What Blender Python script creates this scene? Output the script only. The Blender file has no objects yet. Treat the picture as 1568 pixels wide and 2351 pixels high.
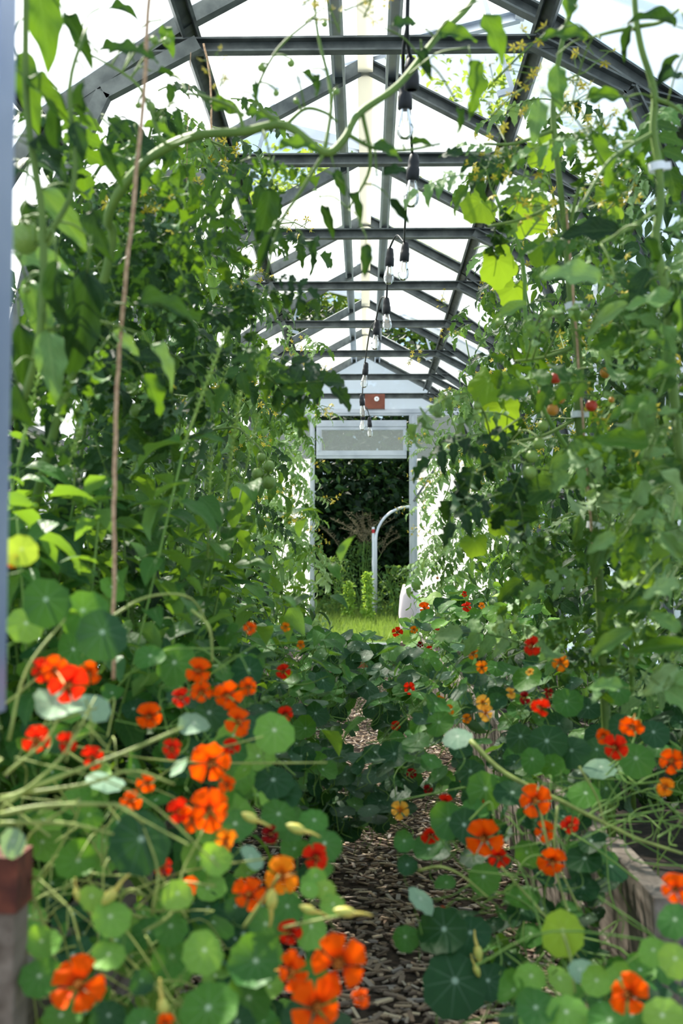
import bpy, math, random
from mathutils import Vector, Matrix
from math import sin, cos, pi, radians

# ---------------------------------------------------------------- camera, sky, sun, exposure
scene = bpy.context.scene
COL = scene.collection
FPX = 2741.0                       # focal length in pixels of a 1568 x 2351 frame
HC = 0.94                          # camera height: crouching in the doorway
YAW = math.atan(56 / FPX)
PITCH = math.atan(154.5 / FPX)
cam_data = bpy.data.cameras.new('camera')
cam = bpy.data.objects.new('camera', cam_data)
COL.objects.link(cam)
cam.location = (0, 0, HC)
cam.rotation_euler = (pi / 2 + PITCH, 0, YAW)
cam_data.sensor_fit = 'VERTICAL'
cam_data.sensor_height = 36.0
cam_data.lens = 36.0 * FPX / 2351.0
cam_data.clip_start = 0.05
cam_data.clip_end = 500
cam_data.dof.use_dof = True
cam_data.dof.focus_distance = 5.5
cam_data.dof.aperture_fstop = 4.6
scene.camera = cam

world = bpy.data.worlds.new('sky')
scene.world = world
world.use_nodes = True
wn = world.node_tree.nodes
wl = world.node_tree.links
wn.clear()
w_out = wn.new('ShaderNodeOutputWorld')
w_bg = wn.new('ShaderNodeBackground')
w_tc = wn.new('ShaderNodeTexCoord')
w_no = wn.new('ShaderNodeTexNoise')
w_no.inputs['Scale'].default_value = 3.0
w_no.inputs['Detail'].default_value = 5.0
w_rp = wn.new('ShaderNodeValToRGB')
w_rp.color_ramp.elements[0].position = 0.42
w_rp.color_ramp.elements[0].color = (0.50, 0.74, 0.95, 1)
w_rp.color_ramp.elements[1].position = 0.62
w_rp.color_ramp.elements[1].color = (0.92, 0.97, 1.0, 1)
wl.new(w_tc.outputs['Generated'], w_no.inputs['Vector'])
wl.new(w_no.outputs['Fac'], w_rp.inputs['Fac'])
wl.new(w_rp.outputs['Color'], w_bg.inputs['Color'])
w_bg.inputs['Strength'].default_value = 0.95
wl.new(w_bg.outputs['Background'], w_out.inputs['Surface'])

sun_data = bpy.data.lights.new('sun', 'SUN')
sun_data.energy = 10.5
sun_data.angle = radians(1.0)
sun_data.color = (1.0, 0.94, 0.82)
sun = bpy.data.objects.new('sun', sun_data)
COL.objects.link(sun)
sun_from = Vector((-0.52, 0.62, 1.0))          # towards the sun: behind the end wall, to the left
sun.rotation_euler = sun_from.to_track_quat('Z', 'Y').to_euler()
sun.location = (-6, 8, 12)

vs = scene.view_settings
vs.view_transform = 'Standard'
vs.look = 'None'
vs.exposure = 0.45
vs.gamma = 1.0
vs.use_curve_mapping = False

# ---------------------------------------------------------------- helpers
R = random.Random(7)
CAMR = cam.rotation_euler.to_matrix()


def P(px, py, d):
    """World point at depth d (metres along the path) on the sight line of a photograph pixel."""
    v = CAMR @ Vector(((px - 784) / FPX, -(py - 1175.5) / FPX, -1.0))
    v *= d / v.y
    return Vector((v.x, v.y, v.z + HC))


def srgb(r, g, b):
    def f(c):
        c /= 255.0
        return c / 12.92 if c <= 0.04045 else ((c + 0.055) / 1.055) ** 2.4
    return (f(r), f(g), f(b), 1.0)


class MB:
    """Collects geometry for one mesh."""
    def __init__(self):
        self.v = []
        self.f = []
        self.m = []
        self.uv = []

    def face(self, idx, mat=0, uv=None):
        self.f.append(tuple(idx))
        self.m.append(mat)
        self.uv.append(uv or [(0.5, 0.5)] * len(idx))

    def box(self, x0, x1, y0, y1, z0, z1, mat=0, M=None):
        b = len(self.v)
        for x, y, z in ((x0, y0, z0), (x1, y0, z0), (x1, y1, z0), (x0, y1, z0), (x0, y0, z1), (x1, y0, z1), (x1, y1, z1), (x0, y1, z1)):
            p = Vector((x, y, z))
            self.v.append(M @ p if M else p)
        for q in ((3, 2, 1, 0), (4, 5, 6, 7), (0, 1, 5, 4), (1, 2, 6, 5), (2, 3, 7, 6), (3, 0, 4, 7)):
            self.face([b + i for i in q], mat)

    def prism(self, prof, A, B, up, mat=0):
        """Extrude a closed 2-D profile (side, up) from A to B."""
        A, B = Vector(A), Vector(B)
        d = (B - A).normalized()
        s = d.cross(Vector(up)).normalized()
        u = s.cross(d).normalized()
        b = len(self.v)
        n = len(prof)
        for Q in (A, B):
            for (a, c) in prof:
                self.v.append(Q + s * a + u * c)
        for i in range(n):
            j = (i + 1) % n
            self.face([b + i, b + j, b + n + j, b + n + i], mat)
        self.face([b + i for i in reversed(range(n))], mat)
        self.face([b + n + i for i in range(n)], mat)

    def tube(self, pts, rad, n=6, mat=0, cap=True):
        pts = [Vector(p) for p in pts]
        k = len(pts)
        if not hasattr(rad, '__len__'):
            rad = [rad] * k
        b = len(self.v)
        ref = None
        for i, p in enumerate(pts):
            t = (pts[min(i + 1, k - 1)] - pts[max(i - 1, 0)])
            t = t.normalized() if t.length > 1e-9 else Vector((0, 0, 1))
            if ref is None:
                ref = t.orthogonal().normalized()
            ref = (ref - t * ref.dot(t))
            ref = ref.normalized() if ref.length > 1e-6 else t.orthogonal().normalized()
            bi = t.cross(ref)
            for j in range(n):
                a = 2 * pi * j / n
                self.v.append(p + (ref * cos(a) + bi * sin(a)) * rad[i])
        for i in range(k - 1):
            for j in range(n):
                q = (j + 1) % n
                self.face([b + i * n + j, b + i * n + q, b + (i + 1) * n + q, b + (i + 1) * n + j], mat)
        if cap:
            self.face([b + j for j in reversed(range(n))], mat)
            self.face([b + (k - 1) * n + j for j in range(n)], mat)

    def lathe(self, prof, n=12, mat=0, M=None, closed=False):
        """Revolve (r, z) pairs about Z."""
        b = len(self.v)
        k = len(prof)
        for r, z in prof:
            for j in range(n):
                a = 2 * pi * j / n
                p = Vector((r * cos(a), r * sin(a), z))
                self.v.append(M @ p if M else p)
        for i in range(k - 1):
            for j in range(n):
                q = (j + 1) % n
                self.face([b + i * n + j, b + i * n + q, b + (i + 1) * n + q, b + (i + 1) * n + j], mat)

    def add(self, other, M=None, mat=None):
        b = len(self.v)
        self.v += [M @ p for p in other.v] if M else list(other.v)
        for f, m, u in zip(other.f, other.m, other.uv):
            self.f.append(tuple(i + b for i in f))
            self.m.append(m if mat is None else mat)
            self.uv.append(u)

    def mesh(self, name, mats, smooth=False):
        me = bpy.data.meshes.new(name)
        me.from_pydata([tuple(p) for p in self.v], [], self.f)
        for m in (mats if isinstance(mats, (list, tuple)) else [mats]):
            me.materials.append(m)
        me.polygons.foreach_set('material_index', self.m)
        if smooth:
            me.polygons.foreach_set('use_smooth', [True] * len(self.f))
        lay = me.uv_layers.new(name='UVMap')
        flat = [c for u in self.uv for p in u for c in p]
        lay.data.foreach_set('uv', flat)
        me.update()
        return me


def smooth_path(pts, n=4):
    pts = [Vector(p) for p in pts]
    q = [pts[0] * 2 - pts[1]] + pts + [pts[-1] * 2 - pts[-2]]
    out = []
    for i in range(1, len(q) - 2):
        a, b, c, d = q[i - 1], q[i], q[i + 1], q[i + 2]
        for k in range(n):
            t = k / n
            out.append(0.5 * (2 * b + (c - a) * t + (2 * a - 5 * b + 4 * c - d) * t * t + (3 * b - a - 3 * c + d) * t ** 3))
    out.append(pts[-1])
    return out


def obj(name, me, parent=None, M=None, kind=None):
    o = bpy.data.objects.new(name, me)
    COL.objects.link(o)
    if parent is not None:
        o.parent = parent
    if M is not None:
        o.matrix_basis = M
    if kind:
        o['kind'] = kind
    return o


def tag(o, label, cat=None, group=None, kind=None):
    o['label'] = label
    if cat:
        o['category'] = cat
    if group:
        o['group'] = group
    if kind:
        o['kind'] = kind
    return o


def thing(name, loc, label, cat, group=None, kind=None):
    o = bpy.data.objects.new(name, None)
    o.empty_display_size = 0.05
    COL.objects.link(o)
    o.location = loc
    return tag(o, label, cat, group, kind)


def rel(o, p):
    return Vector(p) - o.location


def frame(loc, ydir, zdir, s=1.0):
    """Matrix whose Y axis is ydir and Z axis lies near zdir."""
    y = Vector(ydir).normalized()
    z = Vector(zdir)
    z = z - y * z.dot(y)
    z = z.normalized() if z.length > 1e-5 else y.orthogonal().normalized()
    x = y.cross(z)
    return Matrix(((x.x * s, y.x * s, z.x * s, loc[0]), (x.y * s, y.y * s, z.y * s, loc[1]), (x.z * s, y.z * s, z.z * s, loc[2]), (0, 0, 0, 1)))


def facing(loc, n, roll, s=1.0):
    """Matrix whose Z axis is n, rolled about it."""
    z = Vector(n).normalized()
    up = Vector((0, 0, 1))
    y = up - z * up.dot(z)
    y = y.normalized() if y.length > 1e-4 else Vector((0, 1, 0))
    y = Matrix.Rotation(roll, 3, z) @ y
    return frame(loc, y, z, s)


def in_poly(x, y, poly):
    c = False
    n = len(poly)
    for i in range(n):
        x0, y0 = poly[i]
        x1, y1 = poly[(i + 1) % n]
        if (y0 > y) != (y1 > y) and x < (x1 - x0) * (y - y0) / (y1 - y0) + x0:
            c = not c
    return c


# ---------------------------------------------------------------- materials
def new_mat(name):
    m = bpy.data.materials.new(name)
    m.use_nodes = True
    m.node_tree.nodes.clear()
    return m, m.node_tree.nodes, m.node_tree.links


def ramp(N, cols):
    r = N.new('ShaderNodeValToRGB')
    e = r.color_ramp.elements
    while len(e) < len(cols):
        e.new(0.5)
    for i, c in enumerate(cols):
        e[i].position = i / max(1, len(cols) - 1)
        e[i].color = c
    return r


def simple(name, col, rough=0.6, metal=0.0, col2=None, scale=8.0, bump=0.0, stretch=(1, 1, 1), spec=0.4):
    m, N, L = new_mat(name)
    out = N.new('ShaderNodeOutputMaterial')
    b = N.new('ShaderNodeBsdfPrincipled')
    b.inputs['Roughness'].default_value = rough
    b.inputs['Metallic'].default_value = metal
    b.inputs['Specular IOR Level'].default_value = spec
    b.inputs['Base Color'].default_value = col
    tc = N.new('ShaderNodeTexCoord')
    mp = N.new('ShaderNodeMapping')
    mp.inputs['Scale'].default_value = stretch
    L.new(tc.outputs['Object'], mp.inputs['Vector'])
    no = N.new('ShaderNodeTexNoise')
    no.inputs['Scale'].default_value = scale
    no.inputs['Detail'].default_value = 6
    L.new(mp.outputs['Vector'], no.inputs['Vector'])
    if col2:
        r = ramp(N, [col, col2])
        r.color_ramp.elements[0].position = 0.35
        r.color_ramp.elements[1].position = 0.65
        L.new(no.outputs['Fac'], r.inputs['Fac'])
        L.new(r.outputs['Color'], b.inputs['Base Color'])
    if bump:
        bp = N.new('ShaderNodeBump')
        bp.inputs['Strength'].default_value = bump
        bp.inputs['Distance'].default_value = 0.01
        L.new(no.outputs['Fac'], bp.inputs['Height'])
        L.new(bp.outputs['Normal'], b.inputs['Normal'])
    L.new(b.outputs['BSDF'], out.inputs['Surface'])
    return m


def leaf_mat(name, fronts, back, glow, transl=0.4, rough=0.5, veins=None, spot=None, island=True, bump=0.25):
    """Two-sided leaf: colour varied per leaf, pale underside, light shining through.
    veins: 'round' for a peltate leaf (radial veins, pale centre), 'feather' for midrib and side veins."""
    m, N, L = new_mat(name)
    out = N.new('ShaderNodeOutputMaterial')
    oi = N.new('ShaderNodeObjectInfo')
    ge = N.new('ShaderNodeNewGeometry')
    add = N.new('ShaderNodeMath')
    add.operation = 'ADD'
    L.new(oi.outputs['Random'], add.inputs[0])
    mu = N.new('ShaderNodeMath')
    mu.operation = 'MULTIPLY'
    mu.inputs[1].default_value = 0.6 if island else 0.0
    L.new(ge.outputs['Random Per Island'], mu.inputs[0])
    L.new(mu.outputs[0], add.inputs[1])
    fr = N.new('ShaderNodeMath')
    fr.operation = 'FRACT'
    L.new(add.outputs[0], fr.inputs[0])
    rp = ramp(N, fronts)
    L.new(fr.outputs[0], rp.inputs['Fac'])
    tc = N.new('ShaderNodeTexCoord')
    no = N.new('ShaderNodeTexNoise')
    no.inputs['Scale'].default_value = 6.0
    no.inputs['Detail'].default_value = 3
    L.new(tc.outputs['UV'], no.inputs['Vector'])
    mv = N.new('ShaderNodeMix')
    mv.data_type = 'RGBA'
    mv.blend_type = 'MULTIPLY'
    mv.inputs['Factor'].default_value = 1.0
    nr = ramp(N, [(0.72, 0.72, 0.72, 1), (1.2, 1.2, 1.1, 1)])
    L.new(no.outputs['Fac'], nr.inputs['Fac'])
    L.new(rp.outputs['Color'], mv.inputs['A'])
    L.new(nr.outputs['Color'], mv.inputs['B'])
    col = mv.outputs['Result']
    hgt = no.outputs['Fac']
    if veins:
        sp = N.new('ShaderNodeSeparateXYZ')
        L.new(tc.outputs['UV'], sp.inputs[0])

        def M(op, a, b=None, c=None):
            q = N.new('ShaderNodeMath')
            q.operation = op
            for i, x in enumerate((a, b, c)):
                if x is None:
                    continue
                if isinstance(x, (int, float)):
                    q.inputs[i].default_value = x
                else:
                    L.new(x, q.inputs[i])
            return q.outputs[0]
        u = M('SUBTRACT', sp.outputs[0], 0.5)
        v = M('SUBTRACT', sp.outputs[1], 0.5)
        if veins == 'round':
            r = M('SQRT', M('ADD', M('MULTIPLY', u, u), M('MULTIPLY', v, v)))
            ang = M('ARCTAN2', v, u)
            s = M('ABSOLUTE', M('SINE', M('MULTIPLY', ang, 4.5)))
            w = M('MULTIPLY', s, M('MULTIPLY', r, 14.0))
            vein = M('SUBTRACT', 1.0, M('MINIMUM', 1.0, w))
            vein = M('MULTIPLY', vein, M('SUBTRACT', 0.75, r))
            sm = N.new('ShaderNodeMapRange')
            sm.interpolation_type = 'SMOOTHSTEP'
            sm.inputs['From Min'].default_value = 0.075
            sm.inputs['From Max'].default_value = 0.03
            L.new(r, sm.inputs['Value'])
            fac = M('MAXIMUM', M('MULTIPLY', vein, 0.28), M('MULTIPLY', sm.outputs[0], 0.85))
        else:
            au = M('ABSOLUTE', u)
            mid = M('SUBTRACT', 1.0, M('MINIMUM', 1.0, M('MULTIPLY', au, 22.0)))
            ph = M('SUBTRACT', M('MULTIPLY', sp.outputs[1], 7.0), M('MULTIPLY', au, 5.0))
            sd = M('SUBTRACT', 1.0, M('MINIMUM', 1.0, M('MULTIPLY', M('ABSOLUTE', M('SUBTRACT', M('FRACT', ph), 0.5)), 9.0)))
            fac = M('MULTIPLY', M('MAXIMUM', mid, M('MULTIPLY', sd, 0.7)), 0.4)
        mx = N.new('ShaderNodeMix')
        mx.data_type = 'RGBA'
        L.new(fac, mx.inputs['Factor'])
        L.new(col, mx.inputs['A'])
        mx.inputs['B'].default_value = spot or srgb(170, 200, 130)
        col = mx.outputs['Result']
        hgt = M('ADD', no.outputs['Fac'], M('MULTIPLY', fac, -1.2))
    bk = N.new('ShaderNodeMix')
    bk.data_type = 'RGBA'
    L.new(ge.outputs['Backfacing'], bk.inputs['Factor'])
    L.new(col, bk.inputs['A'])
    bk.inputs['B'].default_value = back
    b = N.new('ShaderNodeBsdfPrincipled')
    b.inputs['Roughness'].default_value = rough
    b.inputs['Specular IOR Level'].default_value = 0.2
    L.new(bk.outputs['Result'], b.inputs['Base Color'])
    bp = N.new('ShaderNodeBump')
    bp.inputs['Strength'].default_value = bump
    bp.inputs['Distance'].default_value = 0.02
    L.new(hgt, bp.inputs['Height'])
    L.new(bp.outputs['Normal'], b.inputs['Normal'])
    tr = N.new('ShaderNodeBsdfTranslucent')
    tr.inputs['Color'].default_value = glow
    mix = N.new('ShaderNodeMixShader')
    mix.inputs[0].default_value = transl
    L.new(b.outputs['BSDF'], mix.inputs[1])
    L.new(tr.outputs['BSDF'], mix.inputs[2])
    L.new(mix.outputs[0], out.inputs['Surface'])
    return m


def poly_mat(name, tint, clear, rough_tint):
    """Twin-wall polycarbonate: partly clear, partly light-scattering."""
    m, N, L = new_mat(name)
    out = N.new('ShaderNodeOutputMaterial')
    t = N.new('ShaderNodeBsdfTransparent')
    t.inputs['Color'].default_value = tint
    s = N.new('ShaderNodeBsdfTranslucent')
    s.inputs['Color'].default_value = rough_tint
    d = N.new('ShaderNodeBsdfDiffuse')
    d.inputs['Color'].default_value = rough_tint
    m1 = N.new('ShaderNodeMixShader')
    m1.inputs[0].default_value = 0.25
    L.new(s.outputs[0], m1.inputs[1])
    L.new(d.outputs[0], m1.inputs[2])
    m2 = N.new('ShaderNodeMixShader')
    m2.inputs[0].default_value = 1 - clear
    L.new(t.outputs[0], m2.inputs[1])
    L.new(m1.outputs[0], m2.inputs[2])
    L.new(m2.outputs[0], out.inputs['Surface'])
    return m


def glass_mat(name):
    m, N, L = new_mat(name)
    out = N.new('ShaderNodeOutputMaterial')
    t = N.new('ShaderNodeBsdfTransparent')
    t.inputs['Color'].default_value = (0.93, 0.95, 0.93, 1)
    g = N.new('ShaderNodeBsdfGlossy')
    g.inputs['Roughness'].default_value = 0.05
    fz = N.new('ShaderNodeFresnel')
    fz.inputs['IOR'].default_value = 1.5
    mx = N.new('ShaderNodeMixShader')
    tl = N.new('ShaderNodeBsdfTranslucent')
    m0 = N.new('ShaderNodeMixShader')
    m0.inputs[0].default_value = 0.12
    L.new(t.outputs[0], m0.inputs[1])
    L.new(tl.outputs[0], m0.inputs[2])
    L.new(fz.outputs[0], mx.inputs[0])
    L.new(m0.outputs[0], mx.inputs[1])
    L.new(g.outputs[0], mx.inputs[2])
    L.new(mx.outputs[0], out.inputs['Surface'])
    return m


def petal_mat(name, tip, mid, base):
    m, N, L = new_mat(name)
    out = N.new('ShaderNodeOutputMaterial')
    tc = N.new('ShaderNodeTexCoord')
    sp = N.new('ShaderNodeSeparateXYZ')
    L.new(tc.outputs['UV'], sp.inputs[0])
    wv = N.new('ShaderNodeTexWave')
    wv.bands_direction = 'X'
    wv.inputs['Scale'].default_value = 2.2
    wv.inputs['Distortion'].default_value = 1.0
    L.new(tc.outputs['UV'], wv.inputs['Vector'])
    ma = N.new('ShaderNodeMath')
    ma.operation = 'MULTIPLY_ADD'
    ma.inputs[1].default_value = 0.10
    L.new(wv.outputs['Fac'], ma.inputs[0])
    L.new(sp.outputs[1], ma.inputs[2])
    rp = ramp(N, [base, mid, tip, tip])
    e = rp.color_ramp.elements
    e[0].position, e[1].position, e[2].position, e[3].position = 0.10, 0.36, 0.55, 1.0
    L.new(ma.outputs[0], rp.inputs['Fac'])
    b = N.new('ShaderNodeBsdfPrincipled')
    b.inputs['Roughness'].default_value = 0.55
    b.inputs['Specular IOR Level'].default_value = 0.06
    L.new(rp.outputs['Color'], b.inputs['Base Color'])
    tr = N.new('ShaderNodeBsdfTranslucent')
    L.new(rp.outputs['Color'], tr.inputs['Color'])
    mix = N.new('ShaderNodeMixShader')
    mix.inputs[0].default_value = 0.4
    L.new(b.outputs['BSDF'], mix.inputs[1])
    L.new(tr.outputs['BSDF'], mix.inputs[2])
    L.new(mix.outputs[0], out.inputs['Surface'])
    return m


MT = {}
MT['steel'] = simple('galvanised_steel', srgb(104, 110, 108), 0.5, 0.35, srgb(74, 80, 80), 14, 0.05)
MT['alu'] = simple('aluminium', srgb(205, 212, 220), 0.32, 0.55, srgb(180, 188, 198), 5, 0.0)
MT['post'] = simple('painted_post', srgb(165, 175, 200), 0.35, 0.4, srgb(140, 152, 186), 4, 0.0)
MT['ridge'] = poly_mat('ridge_strip', (0.9, 0.9, 0.88, 1), 0.12, srgb(214, 212, 200))
MT['poly'] = poly_mat('polycarbonate', (1, 1, 1, 1), 0.66, (0.96, 0.98, 1.0, 1))
MT['poly_grey'] = poly_mat('tree_dimmed_polycarbonate', (0.8, 0.84, 0.84, 1), 0.66, srgb(150, 158, 160))  # grey tint stands in for the dark trees seen through these panes
MT['poly_white'] = poly_mat('white_polycarbonate', (1, 1, 1, 1), 0.30, (0.98, 0.98, 0.98, 1))
MT['poly_blue'] = poly_mat('blue_tinted_polycarbonate', (0.82, 0.87, 0.92, 1), 0.45, srgb(190, 200, 212))
MT['black'] = simple('black_rubber', srgb(22, 24, 28), 0.5, 0, srgb(32, 34, 40), 30)
MT['glass'] = glass_mat('bulb_glass')
MT['filament'] = simple('filament_brass', srgb(190, 150, 90), 0.4, 0.8)
MT['twine'] = simple('jute_twine', srgb(196, 164, 132), 0.9, 0, srgb(160, 128, 100), 120, 0.3)
MT['clip'] = simple('white_plastic', srgb(225, 228, 230), 0.4)
MT['wood'] = simple('weathered_wood', srgb(138, 128, 118), 0.85, 0, srgb(98, 88, 78), 6, 0.35, (6, 0.6, 6))
MT['wood_front'] = simple('weathered_end_wood', srgb(122, 118, 124), 0.85, 0, srgb(84, 78, 82), 6, 0.35, (0.8, 6, 6))
MT['rust'] = simple('rusted_metal', srgb(120, 66, 50), 0.8, 0.1, srgb(74, 40, 34), 30, 0.25)
MT['board'] = simple('brown_step_board', srgb(150, 92, 64), 0.8, 0, srgb(118, 68, 46), 5, 0.2, (0.8, 5, 5))
MT['soil'] = simple('soil', srgb(52, 42, 32), 0.95, 0, srgb(30, 24, 18), 25, 0.6)
MT['path'] = simple('mulch_ground', srgb(88, 72, 60), 0.95, 0, srgb(52, 42, 36), 40, 0.8)
MT['lawn'] = simple('lawn_soil', srgb(96, 120, 44), 0.95, 0, srgb(62, 92, 30), 3, 0.4)
MT['bark'] = simple('bark', srgb(80, 68, 54), 0.9, 0, srgb(52, 44, 36), 20, 0.5)
MT['plaque'] = simple('brown_painted_wood', srgb(128, 74, 56), 0.7, 0, srgb(108, 60, 46), 10)
MT['white'] = simple('white_paint', srgb(238, 238, 240), 0.5)
MT['pvc'] = simple('white_pvc', srgb(228, 230, 240), 0.35)
MT['red'] = simple('red_tape', srgb(190, 40, 50), 0.5)
MT['pot'] = simple('white_glazed_pot', srgb(222, 212, 220), 0.35)

# wood chips: colour per chip
m, N, L = new_mat('wood_chips')
out = N.new('ShaderNodeOutputMaterial')
b = N.new('ShaderNodeBsdfPrincipled')
b.inputs['Roughness'].default_value = 0.9
ge = N.new('ShaderNodeNewGeometry')
rp = ramp(N, [srgb(112, 96, 84), srgb(166, 142, 120), srgb(144, 128, 118), srgb(208, 180, 150), srgb(176, 166, 162), srgb(240, 216, 182)])
L.new(ge.outputs['Random Per Island'], rp.inputs['Fac'])
L.new(rp.outputs['Color'], b.inputs['Base Color'])
L.new(b.outputs[0], out.inputs['Surface'])
MT['chips'] = m

MT['nast'] = [  # besides leaf variety, light and dark greens paint lit and shaded leaves
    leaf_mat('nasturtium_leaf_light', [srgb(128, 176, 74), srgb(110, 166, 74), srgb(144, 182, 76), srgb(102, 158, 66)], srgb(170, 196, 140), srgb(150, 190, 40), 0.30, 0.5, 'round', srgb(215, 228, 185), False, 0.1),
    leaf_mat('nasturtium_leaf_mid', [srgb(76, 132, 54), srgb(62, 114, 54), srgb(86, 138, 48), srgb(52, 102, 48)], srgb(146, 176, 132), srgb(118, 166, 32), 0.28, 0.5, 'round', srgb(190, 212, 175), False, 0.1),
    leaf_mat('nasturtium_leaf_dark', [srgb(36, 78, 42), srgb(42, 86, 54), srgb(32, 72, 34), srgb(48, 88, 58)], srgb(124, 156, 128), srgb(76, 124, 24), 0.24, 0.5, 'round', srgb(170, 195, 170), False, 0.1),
    leaf_mat('nasturtium_leaf_yellow', [srgb(166, 196, 54), srgb(150, 188, 60)], srgb(190, 205, 120), srgb(196, 216, 60), 0.45, 0.5, 'round', srgb(215, 228, 160), False, 0.1),  # yellow partly paints sunlight on the leaf
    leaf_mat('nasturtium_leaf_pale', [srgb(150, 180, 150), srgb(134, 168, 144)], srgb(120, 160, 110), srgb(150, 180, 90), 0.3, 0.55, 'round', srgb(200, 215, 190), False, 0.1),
]
MT['stalk'] = simple('green_stalk', srgb(124, 158, 70), 0.55, 0, srgb(98, 136, 58), 20)
MT['stalk_pale'] = simple('pale_vine', srgb(160, 174, 92), 0.6, 0, srgb(126, 140, 70), 30)
MT['tom_stem'] = simple('tomato_stem', srgb(104, 130, 52), 0.6, 0, srgb(80, 108, 42), 12, 0.1)
MT['tom'] = [
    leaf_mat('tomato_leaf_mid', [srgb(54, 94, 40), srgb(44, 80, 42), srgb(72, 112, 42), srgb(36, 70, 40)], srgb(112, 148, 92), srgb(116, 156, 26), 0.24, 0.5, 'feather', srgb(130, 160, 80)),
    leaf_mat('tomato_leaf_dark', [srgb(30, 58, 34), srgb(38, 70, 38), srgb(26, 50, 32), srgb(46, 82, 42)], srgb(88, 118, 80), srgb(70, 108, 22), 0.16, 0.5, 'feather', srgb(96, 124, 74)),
    leaf_mat('tomato_leaf_lit', [srgb(126, 158, 100), srgb(106, 146, 80), srgb(144, 172, 118), srgb(88, 130, 66)], srgb(150, 176, 126), srgb(130, 168, 50), 0.15, 0.5, 'feather', srgb(160, 186, 110)),  # paler copy, skylight on the leaves painted into the green
]
MT['basil'] = leaf_mat('basil_leaf', [srgb(56, 104, 44), srgb(46, 90, 50), srgb(72, 122, 48), srgb(40, 80, 54), srgb(88, 138, 54)], srgb(120, 164, 96), srgb(146, 188, 36), 0.27, 0.42, 'feather', srgb(120, 160, 90))
MT['squash'] = leaf_mat('squash_leaf', [srgb(104, 140, 44), srgb(88, 128, 44), srgb(120, 154, 54)], srgb(130, 160, 90), srgb(160, 194, 40), 0.5, 0.6, 'round', srgb(150, 180, 90))
MT['far_leaf'] = leaf_mat('tree_leaf_shaded', [srgb(22, 40, 24), srgb(32, 56, 30), srgb(18, 34, 22), srgb(44, 70, 32)], srgb(50, 78, 44), srgb(80, 110, 30), 0.14, 0.5)  # shade on the backlit trees is put into this dark green
MT['far_leaf_sunlit'] = leaf_mat('tree_leaf_sunlit', [srgb(96, 128, 52), srgb(120, 148, 60), srgb(84, 116, 48)], srgb(110, 140, 70), srgb(170, 190, 70), 0.4, 0.5)  # sunlight on the tall trees is put into this lighter green
MT['shrub_leaf'] = leaf_mat('shrub_leaf', [srgb(84, 116, 62), srgb(70, 104, 58), srgb(100, 132, 66)], srgb(110, 140, 90), srgb(140, 170, 60), 0.35, 0.5)
MT['bright_leaf'] = leaf_mat('bright_herb_leaf', [srgb(136, 172, 70), srgb(116, 156, 64), srgb(150, 184, 84)], srgb(140, 170, 90), srgb(176, 206, 70), 0.4, 0.5)
MT['plume'] = simple('dry_plume', srgb(140, 126, 96), 0.9, 0, srgb(112, 104, 78), 20)
MT['grass'] = leaf_mat('grass_blade', [srgb(128, 154, 66), srgb(150, 172, 84), srgb(112, 142, 56), srgb(176, 188, 112)], srgb(130, 154, 72), srgb(150, 176, 70), 0.25, 0.6)
PET = {
    'o': petal_mat('petal_orange', srgb(250, 92, 4), srgb(238, 70, 4), srgb(96, 40, 10)),
    'r': petal_mat('petal_red', srgb(232, 44, 14), srgb(206, 26, 10), srgb(60, 12, 8)),
    'd': petal_mat('petal_dark_red', srgb(150, 22, 22), srgb(112, 16, 18), srgb(40, 8, 8)),
    'y': petal_mat('petal_apricot', srgb(250, 184, 70), srgb(244, 160, 40), srgb(170, 80, 20)),
    'a': petal_mat('petal_amber', srgb(250, 138, 22), srgb(240, 108, 10), srgb(120, 50, 10)),
}
MT['spur'] = simple('flower_spur', srgb(236, 176, 84), 0.5, 0, srgb(226, 140, 60), 30)
MT['bud'] = simple('flower_bud', srgb(176, 196, 96), 0.5, 0, srgb(206, 176, 84), 1.2)
MT['tom_green'] = simple('tomato_green', srgb(112, 142, 60), 0.3, 0, srgb(134, 160, 80), 12)
MT['tom_orange'] = simple('tomato_turning', srgb(196, 122, 40), 0.28, 0, srgb(170, 128, 50), 20)
MT['tom_red'] = simple('tomato_red', srgb(186, 62, 34), 0.28, 0, srgb(166, 48, 28), 12)
MT['tflower'] = simple('tomato_blossom', srgb(238, 206, 50), 0.5, 0, srgb(214, 196, 70), 40)
MT['bflower'] = simple('basil_spike', srgb(172, 196, 104), 0.6, 0, srgb(140, 172, 84), 60)

# ---------------------------------------------------------------- greenhouse shell
PROF = [(0, 2.45), (0.65, 2.10), (1.2, 1.72), (1.52, 1.2), (1.68, 0.5), (1.72, -HC)]     # outer arch, above the camera
PROF = [(x, z + HC) for x, z in PROF]
TIE_Z = 1.99 + HC
Y0, DY = 4.35, 1.22
YS = [Y0 + DY * k for k in range(-1, 8)]
END_Y = YS[-1]
CH = [(-0.024, -0.03), (0.024, -0.03), (0.024, -0.022), (-0.014, -0.022), (-0.014, 0.022), (0.024, 0.022), (0.024, 0.03), (-0.024, 0.03)]   # C section
CH_TIE = [(a * 0.9, c * 0.92) for a, c in CH]

# floor: mulch path, then the ground outside
b = MB()
b.box(-1.75, 1.75, -1.0, END_Y, -0.06, 0.0)
floor = tag(obj('floor', b.mesh('floor', MT['path'])), 'brown mulch floor of the greenhouse', kind='structure')

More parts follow.
